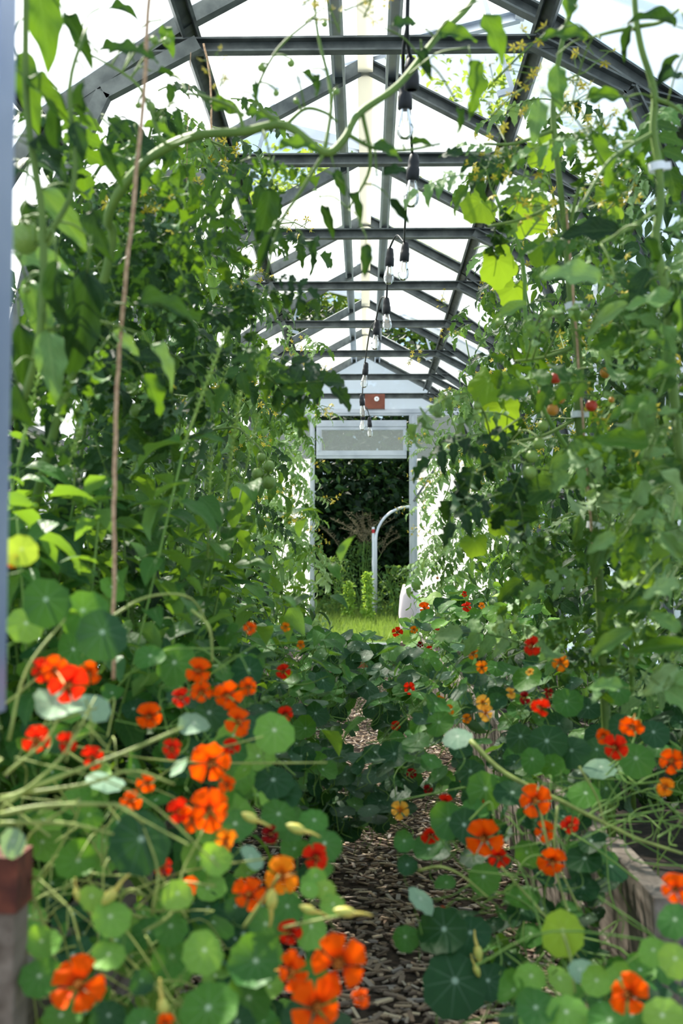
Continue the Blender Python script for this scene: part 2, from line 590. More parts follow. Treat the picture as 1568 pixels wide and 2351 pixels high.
ny = 26
b = MB()
xs = [-14 + 28 * i / 20 for i in range(21)]
for j in range(ny):
    y = END_Y + 0.05 + j * 1.6
    for x in xs:
        z = 0.24 + min(1.0, max(0, (y - END_Y - 0.4) / 3.5)) * 0.33 + 0.05 * sin(x * 1.7 + y) + (0.06 * (y - END_Y) if y > 17 else 0) * 0.2
        b.v.append(Vector((x, y, z)))
for j in range(ny - 1):
    for i in range(20):
        a = j * 21 + i
        b.face([a, a + 1, a + 22, a + 21])
ground = tag(obj('ground', b.mesh('ground', MT['lawn'], True)), 'grassy ground beyond the open door', kind='structure')


def ground_z(x, y):
    return 0.24 + min(1.0, max(0, (y - END_Y - 0.4) / 3.5)) * 0.33 + 0.05 * sin(x * 1.7 + y) + (0.06 * (y - END_Y) if y > 17 else 0) * 0.2


# roof and side walls: one sheet per bay and facet
OPEN = {(1, 1), (2, -1), (5, -1), (6, 1)}            # bays with a raised vent (bay index, side)
ceiling = tag(obj('ceiling', None), 'translucent polycarbonate greenhouse roof', kind='structure')
wallL = tag(obj('wall_left', None), 'translucent polycarbonate side wall behind left tomato plants', kind='structure')
wallR = tag(obj('wall_right', None), 'translucent polycarbonate side wall behind right tomato plants', kind='structure')
for i in range(len(YS) - 1):
    y0, y1 = YS[i] + 0.02, YS[i + 1] - 0.02
    for s in (-1, 1):
        for k in range(5):
            (x0, z0), (x1, z1) = PROF[k], PROF[k + 1]
            if k == 0 and (i, s) in OPEN:
                continue
            A = Vector((s * x0, 0, z0))
            B = Vector((s * x1, 0, z1))
            d = (B - A).normalized()
            n = Vector((-d.z, 0, d.x)) * (-1 if s > 0 else 1)
            if n.z < 0 or (abs(n.z) < 1e-3 and n.x * s < 0):
                n = -n
            A2, B2 = A + d * 0.01 + n * 0.035, B - d * 0.01 + n * 0.035
            mb = MB()
            base = []
            for yy in (y0, y1):
                for q in (A2, B2, B2 + n * 0.008, A2 + n * 0.008):
                    mb.v.append(Vector((q.x, yy, q.z)))
            for q in ((0, 1, 2, 3), (7, 6, 5, 4), (0, 4, 5, 1), (1, 5, 6, 2), (2, 6, 7, 3), (3, 7, 4, 0)):
                mb.face(q)
            par = ceiling if k < 2 else (wallL if s < 0 else wallR)
            obj('panel', mb.mesh('panel', MT['poly']), par)

# trusses
ORD = ['arched steel truss above the camera, nearest of the row', 'steel truss carrying the big tie bar across the top of the picture',
       'second steel truss from the top with its tie bar behind the upper light bulb', 'third steel truss counted down from the top tie bar',
       'fourth steel truss counted down from the top tie bar', 'fifth steel truss counted down from the top tie bar',
       'sixth steel truss counted down from the top tie bar', 'seventh steel truss from the top, lowest dark tie bar before gable',
       'gable truss set in the end wall above the door']
for i, y in enumerate(YS):
    t = thing('roof_truss', (0, y, 0), ORD[i], 'truss', 'galvanised trusses along the greenhouse')
    mb = MB()
    mb.prism(CH_TIE, (-0.82, 0, TIE_Z), (0.82, 0, TIE_Z), (0, 0, 1))
    obj('tie_bar', mb.mesh('tie_bar', MT['steel']), t)
    for s in (-1, 1):
        mb = MB()
        for k in range(5):
            (x0, z0), (x1, z1) = PROF[k], PROF[k + 1]
            mb.prism(CH, (s * x0, 0, z0), (s * x1, 0, z1), (0.001 * s, 0, 1) if k < 4 else (-s, 0, 0))
        obj('rafter', mb.mesh('rafter', MT['steel']), t)
        mb = MB()
        pts = [(0.62, TIE_Z - 0.005), (0.97, 1.80 + HC), (1.2, 1.30 + HC), (1.36, 0.55 + HC)]
        for k in range(3):
            (x0, z0), (x1, z1) = pts[k], pts[k + 1]
            mb.prism(CH_TIE, (s * x0, -0.03, z0), (s * x1, -0.03, z1), (0, 0, 1))
        obj('knee_brace', mb.mesh('knee_brace', MT['steel']), t)
        mb = MB()
        mb.prism(CH_TIE, (s * 0.97, 0, 1.80 + HC), (s * 1.18, 0, 1.74 + HC), (0, 0, 1))
        obj('web', mb.mesh('web', MT['steel']), t)

# ridge and purlins
ya, yb = YS[0] - 0.3, END_Y
RL = [(-0.125, 2.37, 'left of the two ridge rails running along the roof peak'), (0.125, 2.37, 'right of the two ridge rails running along the roof peak'),
      (-0.66, 2.05, 'upper purlin along the left roof slope'), (0.66, 2.05, 'upper purlin along the right roof slope'),
      (-1.19, 1.67, 'purlin along the left eave behind tomato leaves'), (1.19, 1.67, 'purlin along the right eave behind tomato leaves'),
      (-1.62, 0.7, 'low side rail along the left wall'), (1.62, 0.7, 'low side rail along the right wall')]
for x, z, lab in RL:
    mb = MB()
    w = 0.03 if abs(x) < 0.2 else 0.034
    prof = [(-w, -0.022), (-w + 0.012, -0.022), (-w + 0.012, 0.012), (w - 0.012, 0.012), (w - 0.012, -0.022), (w, -0.022), (w, 0.022), (-w, 0.022)]
    up = (0, 0, 1) if abs(x) < 0.2 else (0.5 * (1 if x > 0 else -1), 0, 0.85)
    mb.prism(prof, (x, ya, z + HC), (x, yb, z + HC), up)
    r = tag(obj('roof_rail', mb.mesh('roof_rail', MT['alu' if abs(x) < 0.2 else 'steel'])), lab, 'rail', 'long rails of the greenhouse')
mb = MB()
mb.box(-0.036, 0.036, ya, yb, 2.405 + HC, 2.415 + HC)
tag(obj('ridge_strip', mb.mesh('ridge_strip', MT['ridge'])), 'pale stained strip running under the roof ridge', 'ridge strip')

# raised roof vents: frame, sheet, prop arm
VL = {(1, 1): 'open roof vent on right slope nearest the camera', (2, -1): 'open roof vent on left slope nearest the camera',
      (5, -1): 'far open roof vent on the left slope', (6, 1): 'far open roof vent on the right slope'}
for (i, s), lab in VL.items():
    y0, y1 = YS[i] + 0.04, YS[i + 1] - 0.04
    hx, hz = s * 0.03, PROF[0][1] + 0.04
    v = thing('roof_vent', (hx, (y0 + y1) / 2, hz), lab, 'roof vent', 'open roof vents')
    ang = radians(14) * s
    d = Vector((s * cos(radians(14)), 0, sin(radians(14))))
    Lh = 0.72
    hl = (y1 - y0) / 2
    mb = MB()
    for yy in (-hl, hl):
        mb.prism(CH_TIE, (0, yy, 0), d * Lh + Vector((0, yy, 0)), (0, 0, 1))
    mb.prism(CH_TIE, d * Lh + Vector((0, -hl, 0)), d * Lh + Vector((0, hl, 0)), (0, 0, 1))
    obj('vent_frame', mb.mesh('vent_frame', MT['alu']), v)
    mb = MB()
    n = Vector((-d.z * s, 0, abs(d.x))) * 0.008
    q = [Vector((0, -hl, 0.03)), Vector((0, hl, 0.03)), d * Lh + Vector((0, hl, 0.03)), d * Lh + Vector((0, -hl, 0.03))]
    mb.v += q + [p + Vector((0, 0, 0.008)) for p in q]
    for f in ((0, 1, 2, 3), (7, 6, 5, 4), (0, 4, 5, 1), (1, 5, 6, 2), (2, 6, 7, 3), (3, 7, 4, 0)):
        mb.face(f)
    obj('vent_sheet', mb.mesh('vent_sheet', MT['poly']), v)
    mb = MB()
    foot = Vector((s * 0.62, 0, PROF[1][1] - 0.02)) - v.location
    foot.y = 0
    mb.prism([(-0.009, -0.007), (0.009, -0.007), (0.009, 0.007), (-0.009, 0.007)], foot, d * (Lh * 0.62), (0, 1, 0))
    mb.prism([(-0.012, -0.012), (0.012, -0.012), (0.012, 0.012), (-0.012, 0.012)], foot + Vector((-s * 0.06, 0, -0.03)), foot + Vector((s * 0.05, 0, 0.0)), (0, 1, 0))
    obj('opener_arm', mb.mesh('opener_arm', MT['alu']), v)

# ---------------------------------------------------------------- end wall with the open door
S = FPX / END_Y


def EX(px):
    return (px - 840) / S


def EZ(py):
    return HC - (py - 1330) / S


wallB = tag(obj('wall_back', None), 'polycarbonate end wall around the open door', kind='structure')
DL, DR, DT, DB = EX(722), EX(940), EZ(1052), EZ(1476)
beam_z = EZ(945)


def half_width(z):
    for k in range(5):
        (x0, z0), (x1, z1) = PROF[k], PROF[k + 1]
        if z1 <= z <= z0:
            return x0 + (x1 - x0) * (z0 - z) / (z0 - z1)
    return 0.0


def pane(x0, x1, z0, z1, mat):
    """Sheet of the end wall clipped to the arch."""
    mb = MB()
    rows = 8
    for yy in (END_Y + 0.045, END_Y + 0.053):
        for r in range(rows + 1):
            z = z0 + (z1 - z0) * r / rows
            h = max(0.005, half_width(z) - 0.005)
            a, c = max(x0, -h), min(x1, h)
            if a > c:
                a = c = (0.5 * (a + c))
            mb.v += [Vector((a, yy, z)), Vector((c, yy, z))]
    n2 = 2 * (rows + 1)
    for r in range(rows):
        a = 2 * r
        mb.face([a, a + 1, a + 3, a + 2])
        mb.face([n2 + a + 2, n2 + a + 3, n2 + a + 1, n2 + a])
    obj('panel', mb.mesh('panel', mat), wallB)


pane(-2, 0, beam_z + 0.02, PROF[0][1], MT['poly_blue'])
pane(0, 2, beam_z + 0.02, PROF[0][1], MT['poly_blue'])
pane(DR + 0.08, 2, DT, beam_z - 0.03, MT['poly_grey'])
pane(-2, DL - 0.03, DT, beam_z - 0.03, MT['poly_grey'])
pane(DR + 0.08, 2, 0.05, DT, MT['poly_white'])
pane(-2, DL - 0.03, 0.05, DT, MT['poly_white'])
pane(EX(738), EX(926), EZ(1040), EZ(980), MT['poly_grey'])


def rail(x0, x1, z0, z1, y0=END_Y - 0.02, y1=END_Y + 0.04, mat='alu', parent=None, name='frame'):
    mb = MB()
    mb.box(x0, x1, y0, y1, z0, z1)
    # raised rib so the extrusion reads as a profile
    if x1 - x0 > z1 - z0:
        h = (z1 - z0)
        mb.box(x0, x1, y0 - 0.012, y0, z0 + h * 0.35, z1 - h * 0.3)
    else:
        w = (x1 - x0)
        mb.box(x0 + w * 0.3, x1 - w * 0.35, y0 - 0.012, y0, z0, z1)
    return obj(name, mb.mesh(name, MT[mat]), parent or wallB)


rail(-half_width(beam_z) + 0.02, half_width(beam_z) - 0.02, beam_z - 0.035, beam_z + 0.035)
door = tag(obj('door_1', None), 'silver metal frame of the open end door', kind='structure')
rail(DR, DR + 0.085, DB - 0.2, beam_z - 0.035, parent=door, name='jamb')
rail(DL - 0.05, DL, DB - 0.2, beam_z - 0.035, parent=door, name='jamb')
rail(EX(726), EX(934), EZ(986), EZ(964), parent=door, name='transom_rail')
rail(EX(726), EX(934), EZ(1052), EZ(1034), parent=door, name='transom_rail')
rail(EX(926), EX(936), EZ(1034), EZ(986), parent=door, name='transom_stile')
rail(EX(726), EX(738), EZ(1034), EZ(986), parent=door, name='transom_stile')
rail(DL, DR, DB - 0.03, DB, END_Y - 0.05, END_Y + 0.12, parent=door, name='threshold')
mb = MB()
mb.box(-1.6, 1.6, END_Y - 0.05, END_Y - 0.0, 0.0, DB - 0.03)
tag(obj('step_board', mb.mesh('step_board', MT['board'])), 'brown board under the threshold of the end door', 'board')
mb = MB()
mb.tube([(EX(950), END_Y - 0.06, EZ(1152)), (EX(1012), END_Y - 0.03, EZ(1055))], 0.014, 6)
tag(obj('brace_rod', mb.mesh('brace_rod', MT['steel'])), 'slanting grey brace rod beside the right door jamb', 'rod')

# brown plaque with dial on the gable
t = thing('wall_dial', (EX(861), END_Y - 0.05, EZ(938)), 'brown square plaque with a round white dial on the gable', 'dial')
w, h = 46 / S, 34 / S
mb = MB()
mb.box(-w / 2, w / 2, 0, 0.05, 0, h)
obj('plaque', mb.mesh('plaque', MT['plaque']), t)
mb = MB()
mb.lathe([(0.0001, 0.012), (0.022, 0.012), (0.027, 0.006), (0.027, 0.0)], 16, 0, Matrix.Translation((0.02, 0, h * 0.66)) @ Matrix.Rotation(pi / 2, 4, 'X'))
dial = obj('dial', mb.mesh('dial', MT['white']), t)
mb = MB()
mb.lathe([(0.0001, 0.014), (0.006, 0.014), (0.006, 0.012)], 8, 0, Matrix.Translation((0.02, 0, h * 0.66)) @ Matrix.Rotation(pi / 2, 4, 'X'))
obj('dial_hub', mb.mesh('dial_hub', MT['plaque']), dial)

# near door post at the left edge of the picture
A = P(-12, 700, 1.25)
xr = P(8, 700, 1.25).x
t = thing('door_post', (xr - 0.03, 1.25, 0), 'pale bluish metal door post at the left edge of the picture', 'post')
mb = MB()
mb.box(-0.05, 0.03, -0.03, 0.03, 0.80, 2.6)
mb.box(0.018, 0.034, -0.042, -0.03, 0.80, 1.16)
obj('upright', mb.mesh('upright', MT['post']), t)
mb = MB()
mb.box(-0.05, 0.022, -0.03, 0.03, 0.0, 0.80)
obj('foot', mb.mesh('foot', MT['wood']), t)

# ---------------------------------------------------------------- raised beds
def bed(side, x_in, x_out, y0, y1, ztop, lab):
    t = thing('raised_bed', ((x_in + x_out) / 2, (y0 + y1) / 2, 0), lab, 'raised bed', 'raised beds')
    th = 0.045
    sgn = 1 if x_out > x_in else -1
    hb = ztop / 2
    n = 4
    for k in range(2):
        for j in range(n):
            ya_, yb_ = y0 + (y1 - y0) * j / n, y0 + (y1 - y0) * (j + 1) / n - 0.006
            mb = MB()
            o = R.uniform(-0.004, 0.004)
            mb.box(x_in + o, x_in + o + sgn * th, ya_, yb_, k * hb + 0.003, (k + 1) * hb - 0.003)
            obj('plank', mb.mesh('plank', MT['wood']), t, Matrix.Translation(-t.location))
        mb = MB()
        mb.box(x_in + sgn * th, x_out, y0, y0 + th, k * hb + 0.003, (k + 1) * hb - 0.003)
        obj('plank', mb.mesh('plank', MT['wood_front']), t, Matrix.Translation(-t.location))
    mb = MB()
    nx, nyy = 8, 40
    for j in range(nyy + 1):
        for i in range(nx + 1):
            x = x_in + sgn * th + (x_out - x_in - sgn * th) * i / nx
            y = y0 + th + (y1 - y0 - th) * j / nyy
            mb.v.append(Vector((x, y, ztop - 0.05 + R.uniform(-0.015, 0.02))))
    for j in range(nyy):
        for i in range(nx):
            a = j * (nx + 1) + i
            q = [a, a + 1, a + nx + 2, a + nx + 1]
            mb.face(q if sgn > 0 else q[::-1])
    obj('soil', mb.mesh('soil', MT['soil'], True), t, Matrix.Translation(-t.location))
    return t


bed(-1, -0.46, -1.62, 1.50, 12.3, 0.39, 'long raised bed of grey planks along the left side, under tomatoes')
bed(1, 0.50, 1.62, 2.12, 12.3, 0.39, 'long raised bed of grey planks along the right side, corner in view')
# corner post of left bed with rusted cap
c = P(28, 1955, 1.46)
t = thing('bed_corner_post', (c.x, 1.46, 0), 'grey timber corner post with rust-brown cap at lower left edge', 'post')
mb = MB()
mb.box(-0.05, 0.012, -0.03, 0.03, 0, c.z - 0.06)
obj('timber', mb.mesh('timber', MT['wood']), t)
mb = MB()
mb.box(-0.055, 0.016, -0.034, 0.034, c.z - 0.065, c.z)
obj('cap', mb.mesh('cap', MT['rust']), t)

# wood chips on the path
mb = MB()
for k in range(13000):
    y = 1.6 + 10.9 * (R.random() ** 1.6)
    x = R.uniform(-0.46, 0.5)
    L_ = R.uniform(0.012, 0.05)
    w_ = R.uniform(0.005, 0.014)
    h_ = R.uniform(0.002, 0.006)
    M_ = Matrix.Translation((x, y, R.uniform(0.003, 0.016))) @ Matrix.Rotation(R.uniform(0, pi), 4, 'Z') @ Matrix.Rotation(R.uniform(-0.25, 0.25), 4, 'Y')
    mb.box(-L_ / 2, L_ / 2, -w_ / 2, w_ / 2, -h_ / 2, h_ / 2, 0, M_)
tag(obj('wood_chips', mb.mesh('wood_chips', MT['chips'])), 'brown wood chip mulch strewn along the central path', 'wood chips', kind='stuff')

# ---------------------------------------------------------------- string lights
BULBS = [(930, 285, 3.0), (947, 445, 3.35), (928, 622, 4.7), (894, 632, 5.0), (888, 740, 5.5), (863, 786, 6.1), (838, 876, 7.2), (832, 944, 8.3), (833, 976, 9.0), (849, 992, 9.5)]
st = thing('string_light', P(936, 0, 2.75), 'black string of clear light bulbs hanging below the roof ridge', 'string light')
sock = MB()
sock.lathe([(0.006, 0.078), (0.013, 0.072), (0.016, 0.05), (0.0165, 0.036), (0.0185, 0.033), (0.0185, 0.0), (0.012, -0.002)], 14)
m_sock = sock.mesh('socket', MT['black'], True)
blb = MB()
blb.lathe([(0.0125, 0.0), (0.0135, -0.012), (0.019, -0.03), (0.0225, -0.05), (0.0205, -0.066), (0.012, -0.077), (0.0005, -0.080)], 16)
m_blb = blb.mesh('bulb', MT['glass'], True)
fil = MB()
fil.tube([(-0.006, 0, 0), (-0.007, 0, -0.03), (-0.004, 0, -0.045), (0, 0, -0.03), (0.004, 0, -0.045), (0.007, 0, -0.03), (0.006, 0, 0)], 0.0009, 5)
m_fil = fil.mesh('filament', MT['filament'])
tops = []
for k, (px, py, d) in enumerate(BULBS):
    p = rel(st, P(px, py, d)) + Vector((0, 0, 0.04))
    q = Matrix.Translation(p) @ Matrix.Rotation(R.uniform(-0.12, 0.12), 4, 'Y')
    so = obj('socket', m_sock, st, q)
    bo = obj('bulb', m_blb, so)
    obj('filament', m_fil, bo)
    tops.append(p + Vector((0, 0, 0.075)))
extra = P(945, 205, 2.85)
so = obj('socket', m_sock, st, Matrix.Translation(rel(st, extra)) @ Matrix.Rotation(0.05, 4, 'X'))
pts = [rel(st, P(938, -60, 2.7)), rel(st, P(935, 60, 2.75)), rel(st, P(938, 110, 2.8)), rel(st, extra) + Vector((0, 0, 0.075))]
mb = MB()
mb.tube(smooth_path(pts, 6), 0.0052, 6)
mb.tube(smooth_path([pts[1], pts[2] + Vector((-0.012, 0, 0)), pts[3] + Vector((-0.02, 0.02, -0.02)), tops[0]], 6), 0.0045, 6)
prev = pts[3]
for a, c in zip([pts[3]] + tops[:-1], tops):
    mid = (a + c) / 2 + Vector((0, 0, 0.03 + 0.04 * (c - a).length))
    mb.tube(smooth_path([a, mid, c], 6), 0.004, 6)
obj('cable', mb.mesh('cable', MT['black'], True), st)

# ---------------------------------------------------------------- twine and plant clips
def twine(pts, rad, lab):
    mb = MB()
    pts = smooth_path(pts, 6)
    mb.tube([p + Vector((R.uniform(-1, 1), R.uniform(-1, 1), 0)) * rad * 0.3 for p in pts], rad, 6)
    tag(obj('support_twine', mb.mesh('support_twine', MT['twine'], True)), lab, 'twine', 'plant support strings')


twine([P(352, -150, 1.8), P(330, 200, 1.8), P(305, 480, 1.8), P(277, 760, 1.8), P(265, 1000, 1.8), P(262, 1250, 1.8), P(260, 1560, 1.8)], 0.0034, 'tan jute twine hanging through tomato leaves at left')
twine([P(1300, 480, 2.58), P(1318, 700, 2.58), P(1338, 960, 2.58), P(1352, 1150, 2.58), P(1368, 1330, 2.58)], 0.0028, 'brown twine running beside the clipped tomato stem at right')
twine([P(438, 120, 3.2), P(432, 250, 3.2), P(428, 420, 3.2)], 0.001, 'thin string dangling from the left end of the top tie bar')
twine([P(468, 100, 4.1), P(482, 180, 4.1), P(486, 330, 4.1)], 0.004, 'looped twine tied to the upper left purlin')


def clip(px, py, d, lab):
    mb = MB()
    mb.lathe([(0.012, -0.007), (0.0145, -0.007), (0.0145, 0.007), (0.012, 0.007), (0.012, -0.007)], 14)
    mb.box(0.012, 0.024, -0.004, 0.004, -0.006, 0.006)
    o = obj('plant_clip', mb.mesh('plant_clip', MT['clip']), None, Matrix.Translation(P(px, py, d)) @ Matrix.Rotation(R.uniform(-0.3, 0.3), 4, 'Y'))
    tag(o, lab, 'clip', 'white plant clips')


clip(1326, 952, 2.6, 'white plastic clip on tomato stem beside the red tomato')
clip(1312, 702, 2.6, 'white plastic clip on tomato stem above the ripe tomatoes')
clip(1362, 1206, 2.6, 'white plastic clip on tomato stem below the red tomatoes')
clip(1508, 384, 2.05, 'white plastic clip on thick tomato stem at upper right')

# ---------------------------------------------------------------- leaf shapes (shared meshes)
def leaflet(mb, M, L, W, lobe=0.15, nl=3, curl=0.8, fold=0.25, rip=0.05, nv=9, nu=4, mat=0, seed=0, tip=1.0):
    """One leaflet growing along +Y of M, face +Z."""
    r = random.Random(seed)
    b = len(mb.v)
    y = z = 0.0
    ph = r.uniform(0, 6.28)
    rows = []
    for j in range(nv + 1):
        t = j / nv
        if j:
            a = curl * (t ** 1.3)
            y += L / nv * cos(a)
            z -= L / nv * sin(a)
        w = W * (max(0.0, sin(pi * (t ** 0.72))) ** 0.8) * (1 - 0.25 * t) * tip
        saw = abs(((t * nl) % 1.0) - 0.5) * 2
        w *= 1 - lobe * saw
        if j == 0 or j == nv:
            w = W * 0.02
        for i in range(nu + 1):
            s = -1 + 2 * i / nu
            x = s * w
            zz = z + fold * abs(s) * w + rip * L * sin(5 * t * pi + ph + s * 2) * abs(s)
            mb.v.append(M @ Vector((x, y - lobe * 0.0, zz)))
        rows.append(t)
    for j in range(nv):
        for i in range(nu):
            a = b + j * (nu + 1) + i
            uv = []
            for (ii, jj) in ((i, j), (i + 1, j), (i + 1, j + 1), (i, j + 1)):
                uv.append((ii / nu, jj / nv))
            mb.face([a, a + 1, a + nu + 2, a + nu + 1], mat, uv)


def compound_leaf(seed, wilt=0.0, low=False):
    """Tomato leaf: arched rachis with paired leaflets, unit length along +Y."""
    r = random.Random(seed)
    mb = MB()
    pts = []
    y = z = 0.0
    n = 8
    a0 = r.uniform(-0.35, 0.0)
    bend = r.uniform(0.5, 1.1) + wilt
    for j in range(n + 1):
        t = j / n
        pts.append(Vector((0.03 * sin(3 * t + seed), y, z)))
        a = a0 + bend * t
        y += cos(a) * 0.72 / n
        z -= sin(a) * 0.72 / n
    if not low:
        mb.tube(pts, [0.010 - 0.006 * j / n for j in range(n + 1)], 5, 1)
    nv, nu = (4, 2) if low else (14, 4)

    def at(t):
        f = t * n
        i = min(n - 1, int(f))
        return pts[i].lerp(pts[i + 1], f - i), (pts[i + 1] - pts[i]).normalized()
    k = 0
    for t, sz in ((0.30, 0.26), (0.52, 0.33), (0.75, 0.34)):
        for s in (-1, 1):
            k += 1
            p, d = at(t + r.uniform(-0.03, 0.03))
            sd = Vector((s, 0, 0))
            yd = (sd * 0.85 + d * 0.5 + Vector((0, 0, r.uniform(-0.5, 0.05) - wilt * 0.5))).normalized()
            up = Vector((0, -d.z, d.y)) + Vector((r.uniform(-0.5, 0.5), r.uniform(-0.3, 0.3), 0))
            L = sz * r.uniform(0.8, 1.15)
            leaflet(mb, frame(p, yd, up), L, L * r.uniform(0.24, 0.33), 0.42, 3, r.uniform(0.3, 1.1) + wilt, r.uniform(0.05, 0.55) + wilt * 0.5, 0.035, nv, nu, 0, seed * 31 + k)
            if not low and r.random() < 0.6:
                p, d = at(t - 0.11)
                leaflet(mb, frame(p, sd * 0.9 + d * 0.3, Vector((0, 0, 1))), 0.09, 0.04, 0.1, 2, 0.5, 0.3, 0.03, 4, 2, 0, seed * 77 + k)
    p, d = at(1.0)
    leaflet(mb, frame(p, d, Vector((0, -d.z, d.y))), 0.42, 0.14, 0.45, 4, r.uniform(0.4, 1.0) + wilt, r.uniform(0.1, 0.5) + wilt * 0.5, 0.035, nv, nu, 0, seed * 13)
    return mb


TOM = {}
for ci in range(3):
    for v in range(5):
        TOM[(ci, v)] = compound_leaf(100 + v).mesh('tomato_leaf', [MT['tom'][ci], MT['tom_stem']], True)
    for v in range(3):
        TOM[(ci, 5 + v)] = compound_leaf(200 + v, 0.9).mesh('tomato_leaf_curled', [MT['tom'][ci], MT['tom_stem']], True)
# single curled leaf that hangs close to the camera
for v in range(4):
    mb = MB()
    leaflet(mb, Matrix.Identity(4), 1.0, (0.26, 0.22, 0.16, 0.17)[v], 0.2, 3, 0.6 + 0.3 * v, (0.45, 0.85, 1.5, 1.2)[v], 0.06, 20, 6, 0, 900 + v)
    mb.tube([(0, -0.25, 0.05), (0, -0.1, 0.02), (0, 0.02, 0)], 0.012, 5, 1)
    for ci in range(3):
        TOM[(ci, 'single', v)] = mb.mesh('tomato_single_leaf', [MT['tom'][ci], MT['tom_stem']], True)


def foliage_mesh(seed, n, h, rad, ci, size=(0.16, 0.3)):
    r = random.Random(seed)
    low = [compound_leaf(300 + k, 0.3, True) for k in range(4)]
    mb = MB()
    for k in range(n):
        z = h * (r.random() ** 1.6)
        az = r.uniform(0, 2 * pi)
        rr = rad * math.sqrt(r.random()) * (1.0 - 0.62 * z / h)
        p = Vector((rr * cos(az), rr * sin(az) * 1.3, z))
        yd = Vector((cos(az + r.uniform(-1, 1)), sin(az + r.uniform(-1, 1)), r.uniform(-0.6, 0.3)))
        mb.add(low[k % 4], frame(p, yd, Vector((r.uniform(-0.4, 0.4), r.uniform(-0.4, 0.4), 1)), r.uniform(*size)), 0)
    return mb.mesh('foliage', MT['tom'][ci], True)


FOL = [foliage_mesh(1, 120, 2.25, 0.42, 0), foliage_mesh(2, 120, 2.2, 0.42, 1), foliage_mesh(3, 110, 2.25, 0.42, 2)]

fruit = MB()
fruit.lathe([(0.001, 0.9), (0.3, 0.93), (0.7, 0.72), (0.98, 0.15), (0.95, -0.3), (0.65, -0.78), (0.25, -0.97), (0.001, -1.0)], 14)
M_FR = {k: fruit.mesh('tomato', MT[m], True) for k, m in (('g', 'tom_green'), ('o', 'tom_orange'), ('r', 'tom_red'))}
cal = MB()
for k in range(5):
    leaflet(cal, Matrix.Translation((0, 0, 0.93)) @ Matrix.Rotation(2 * pi * k / 5, 4, 'Z') @ Matrix.Rotation(0.15, 4, 'X'), 0.95, 0.16, 0, 1, 0.5, 0.2, 0, 4, 2)
cal.tube([(0, 0, 0.9), (0.05, 0, 1.5), (0.3, 0, 2.0)], 0.09, 5)
M_CAL = cal.mesh('calyx', MT['tom_stem'], True)

# spray of small yellow blossoms
def blossom_spray(seed):
    r = random.Random(seed)
    mb = MB()
    mb.tube([(0, 0, 0), (0.03, 0.05, 0.01), (0.04, 0.11, -0.01)], [0.0022, 0.0018, 0.001], 4, 1)
    for k in range(9):
        p = Vector((0.04 * r.uniform(-1, 1) + 0.02, 0.02 + 0.1 * k / 9, r.uniform(-0.03, 0.03)))
        mb.tube([(0.03 * k / 9, 0.11 * k / 9, 0), p], 0.001, 3, 1)
        Q = facing(p, (r.uniform(-1, 1), r.uniform(-1, 1), r.uniform(-1, 0.3)), r.uniform(0, 6))
        for j in range(5):
            leaflet(mb, Q @ Matrix.Rotation(2 * pi * j / 5, 4, 'Z'), 0.012, 0.003, 0, 1, -0.5, 0.1, 0, 2, 2, 0)
    return mb.mesh('blossom_spray', [MT['tflower'], MT['tom_stem']])


BLS = [blossom_spray(k) for k in range(3)]

# nasturtium leaves
def nast_leaf(seed):
    r = random.Random(seed)
    mb = MB()
    n = 27
    rings = [0.0, 0.3, 0.62, 0.85, 1.0]
    cup = r.uniform(-0.12, 0.16)
    wa = r.uniform(0.02, 0.09)
    ph = r.uniform(0, 6.28)
    ox, oy = 0.0, 0.16
    foldax = r.uniform(0, pi)
    fold = r.choice((0, 0, 0.12, 0.3))
    mb.v.append(Vector((0, 0, 0)))
    for q in rings[1:]:
        for j in range(n):
            a = 2 * pi * j / n
            rr = q * (1 + (0.045 * cos(9 * a + ph) + 0.05 * cos(2 * a + ph) + 0.03 * cos(3 * a)) * q)
            x, y = rr * cos(a) * 1.0, rr * sin(a) * 0.95 - oy * q
            z = cup * rr * rr + wa * q * q * sin(3 * a + ph) + 0.02 * q * sin(9 * a) + fold * abs(x * sin(foldax) - y * cos(foldax)) * q
            mb.v.append(Vector((x, y, z)))

    def uv(k):
        if k == 0:
            return (0.5, 0.5)
        q = rings[1 + (k - 1) // n]
        a = 2 * pi * ((k - 1) % n) / n
        return (0.5 + 0.5 * q * cos(a), 0.5 + 0.5 * q * sin(a))
    for j in range(n):
        i = (0, 1 + j, 1 + (j + 1) % n)
        mb.face(i, 0, [uv(k) for k in i])
        for q in range(3):
            a = 1 + q * n + j
            c = 1 + q * n + (j + 1) % n
            i = (a, a + n, c + n, c)
            mb.face(i, 0, [uv(k) for k in i])
    return mb


def nast_stalk(seed):
    r = random.Random(seed + 50)
    mb = MB()
    mb.tube(smooth_path([(0, 0, -0.005), (0, -0.05, -0.4), (r.uniform(-0.2, 0.2), -0.3, -0.8), (r.uniform(-0.4, 0.4), -0.9, -1.2), (r.uniform(-0.6, 0.6), -1.6, -1.4)], 3), 0.03, 5)
    return mb


NV = 6
_nl = [nast_leaf(k) for k in range(NV)]
_ns = [nast_stalk(k) for k in range(NV)]
NL = {(c, v): _nl[v].mesh('nasturtium_leaf', MT['nast'][c], True) for c in range(5) for v in range(NV)}
NS = [m_.mesh('nasturtium_stalk', MT['stalk'], True) for m_ in _ns]
NLS = {}
for c in range(5):
    for v in range(NV):
        mb = MB()
        mb.add(_nl[v], None, 0)
        mb.add(_ns[v], None, 1)
        NLS[(c, v)] = mb.mesh('nasturtium_leaf_stalked', [MT['nast'][c], MT['stalk']], True)

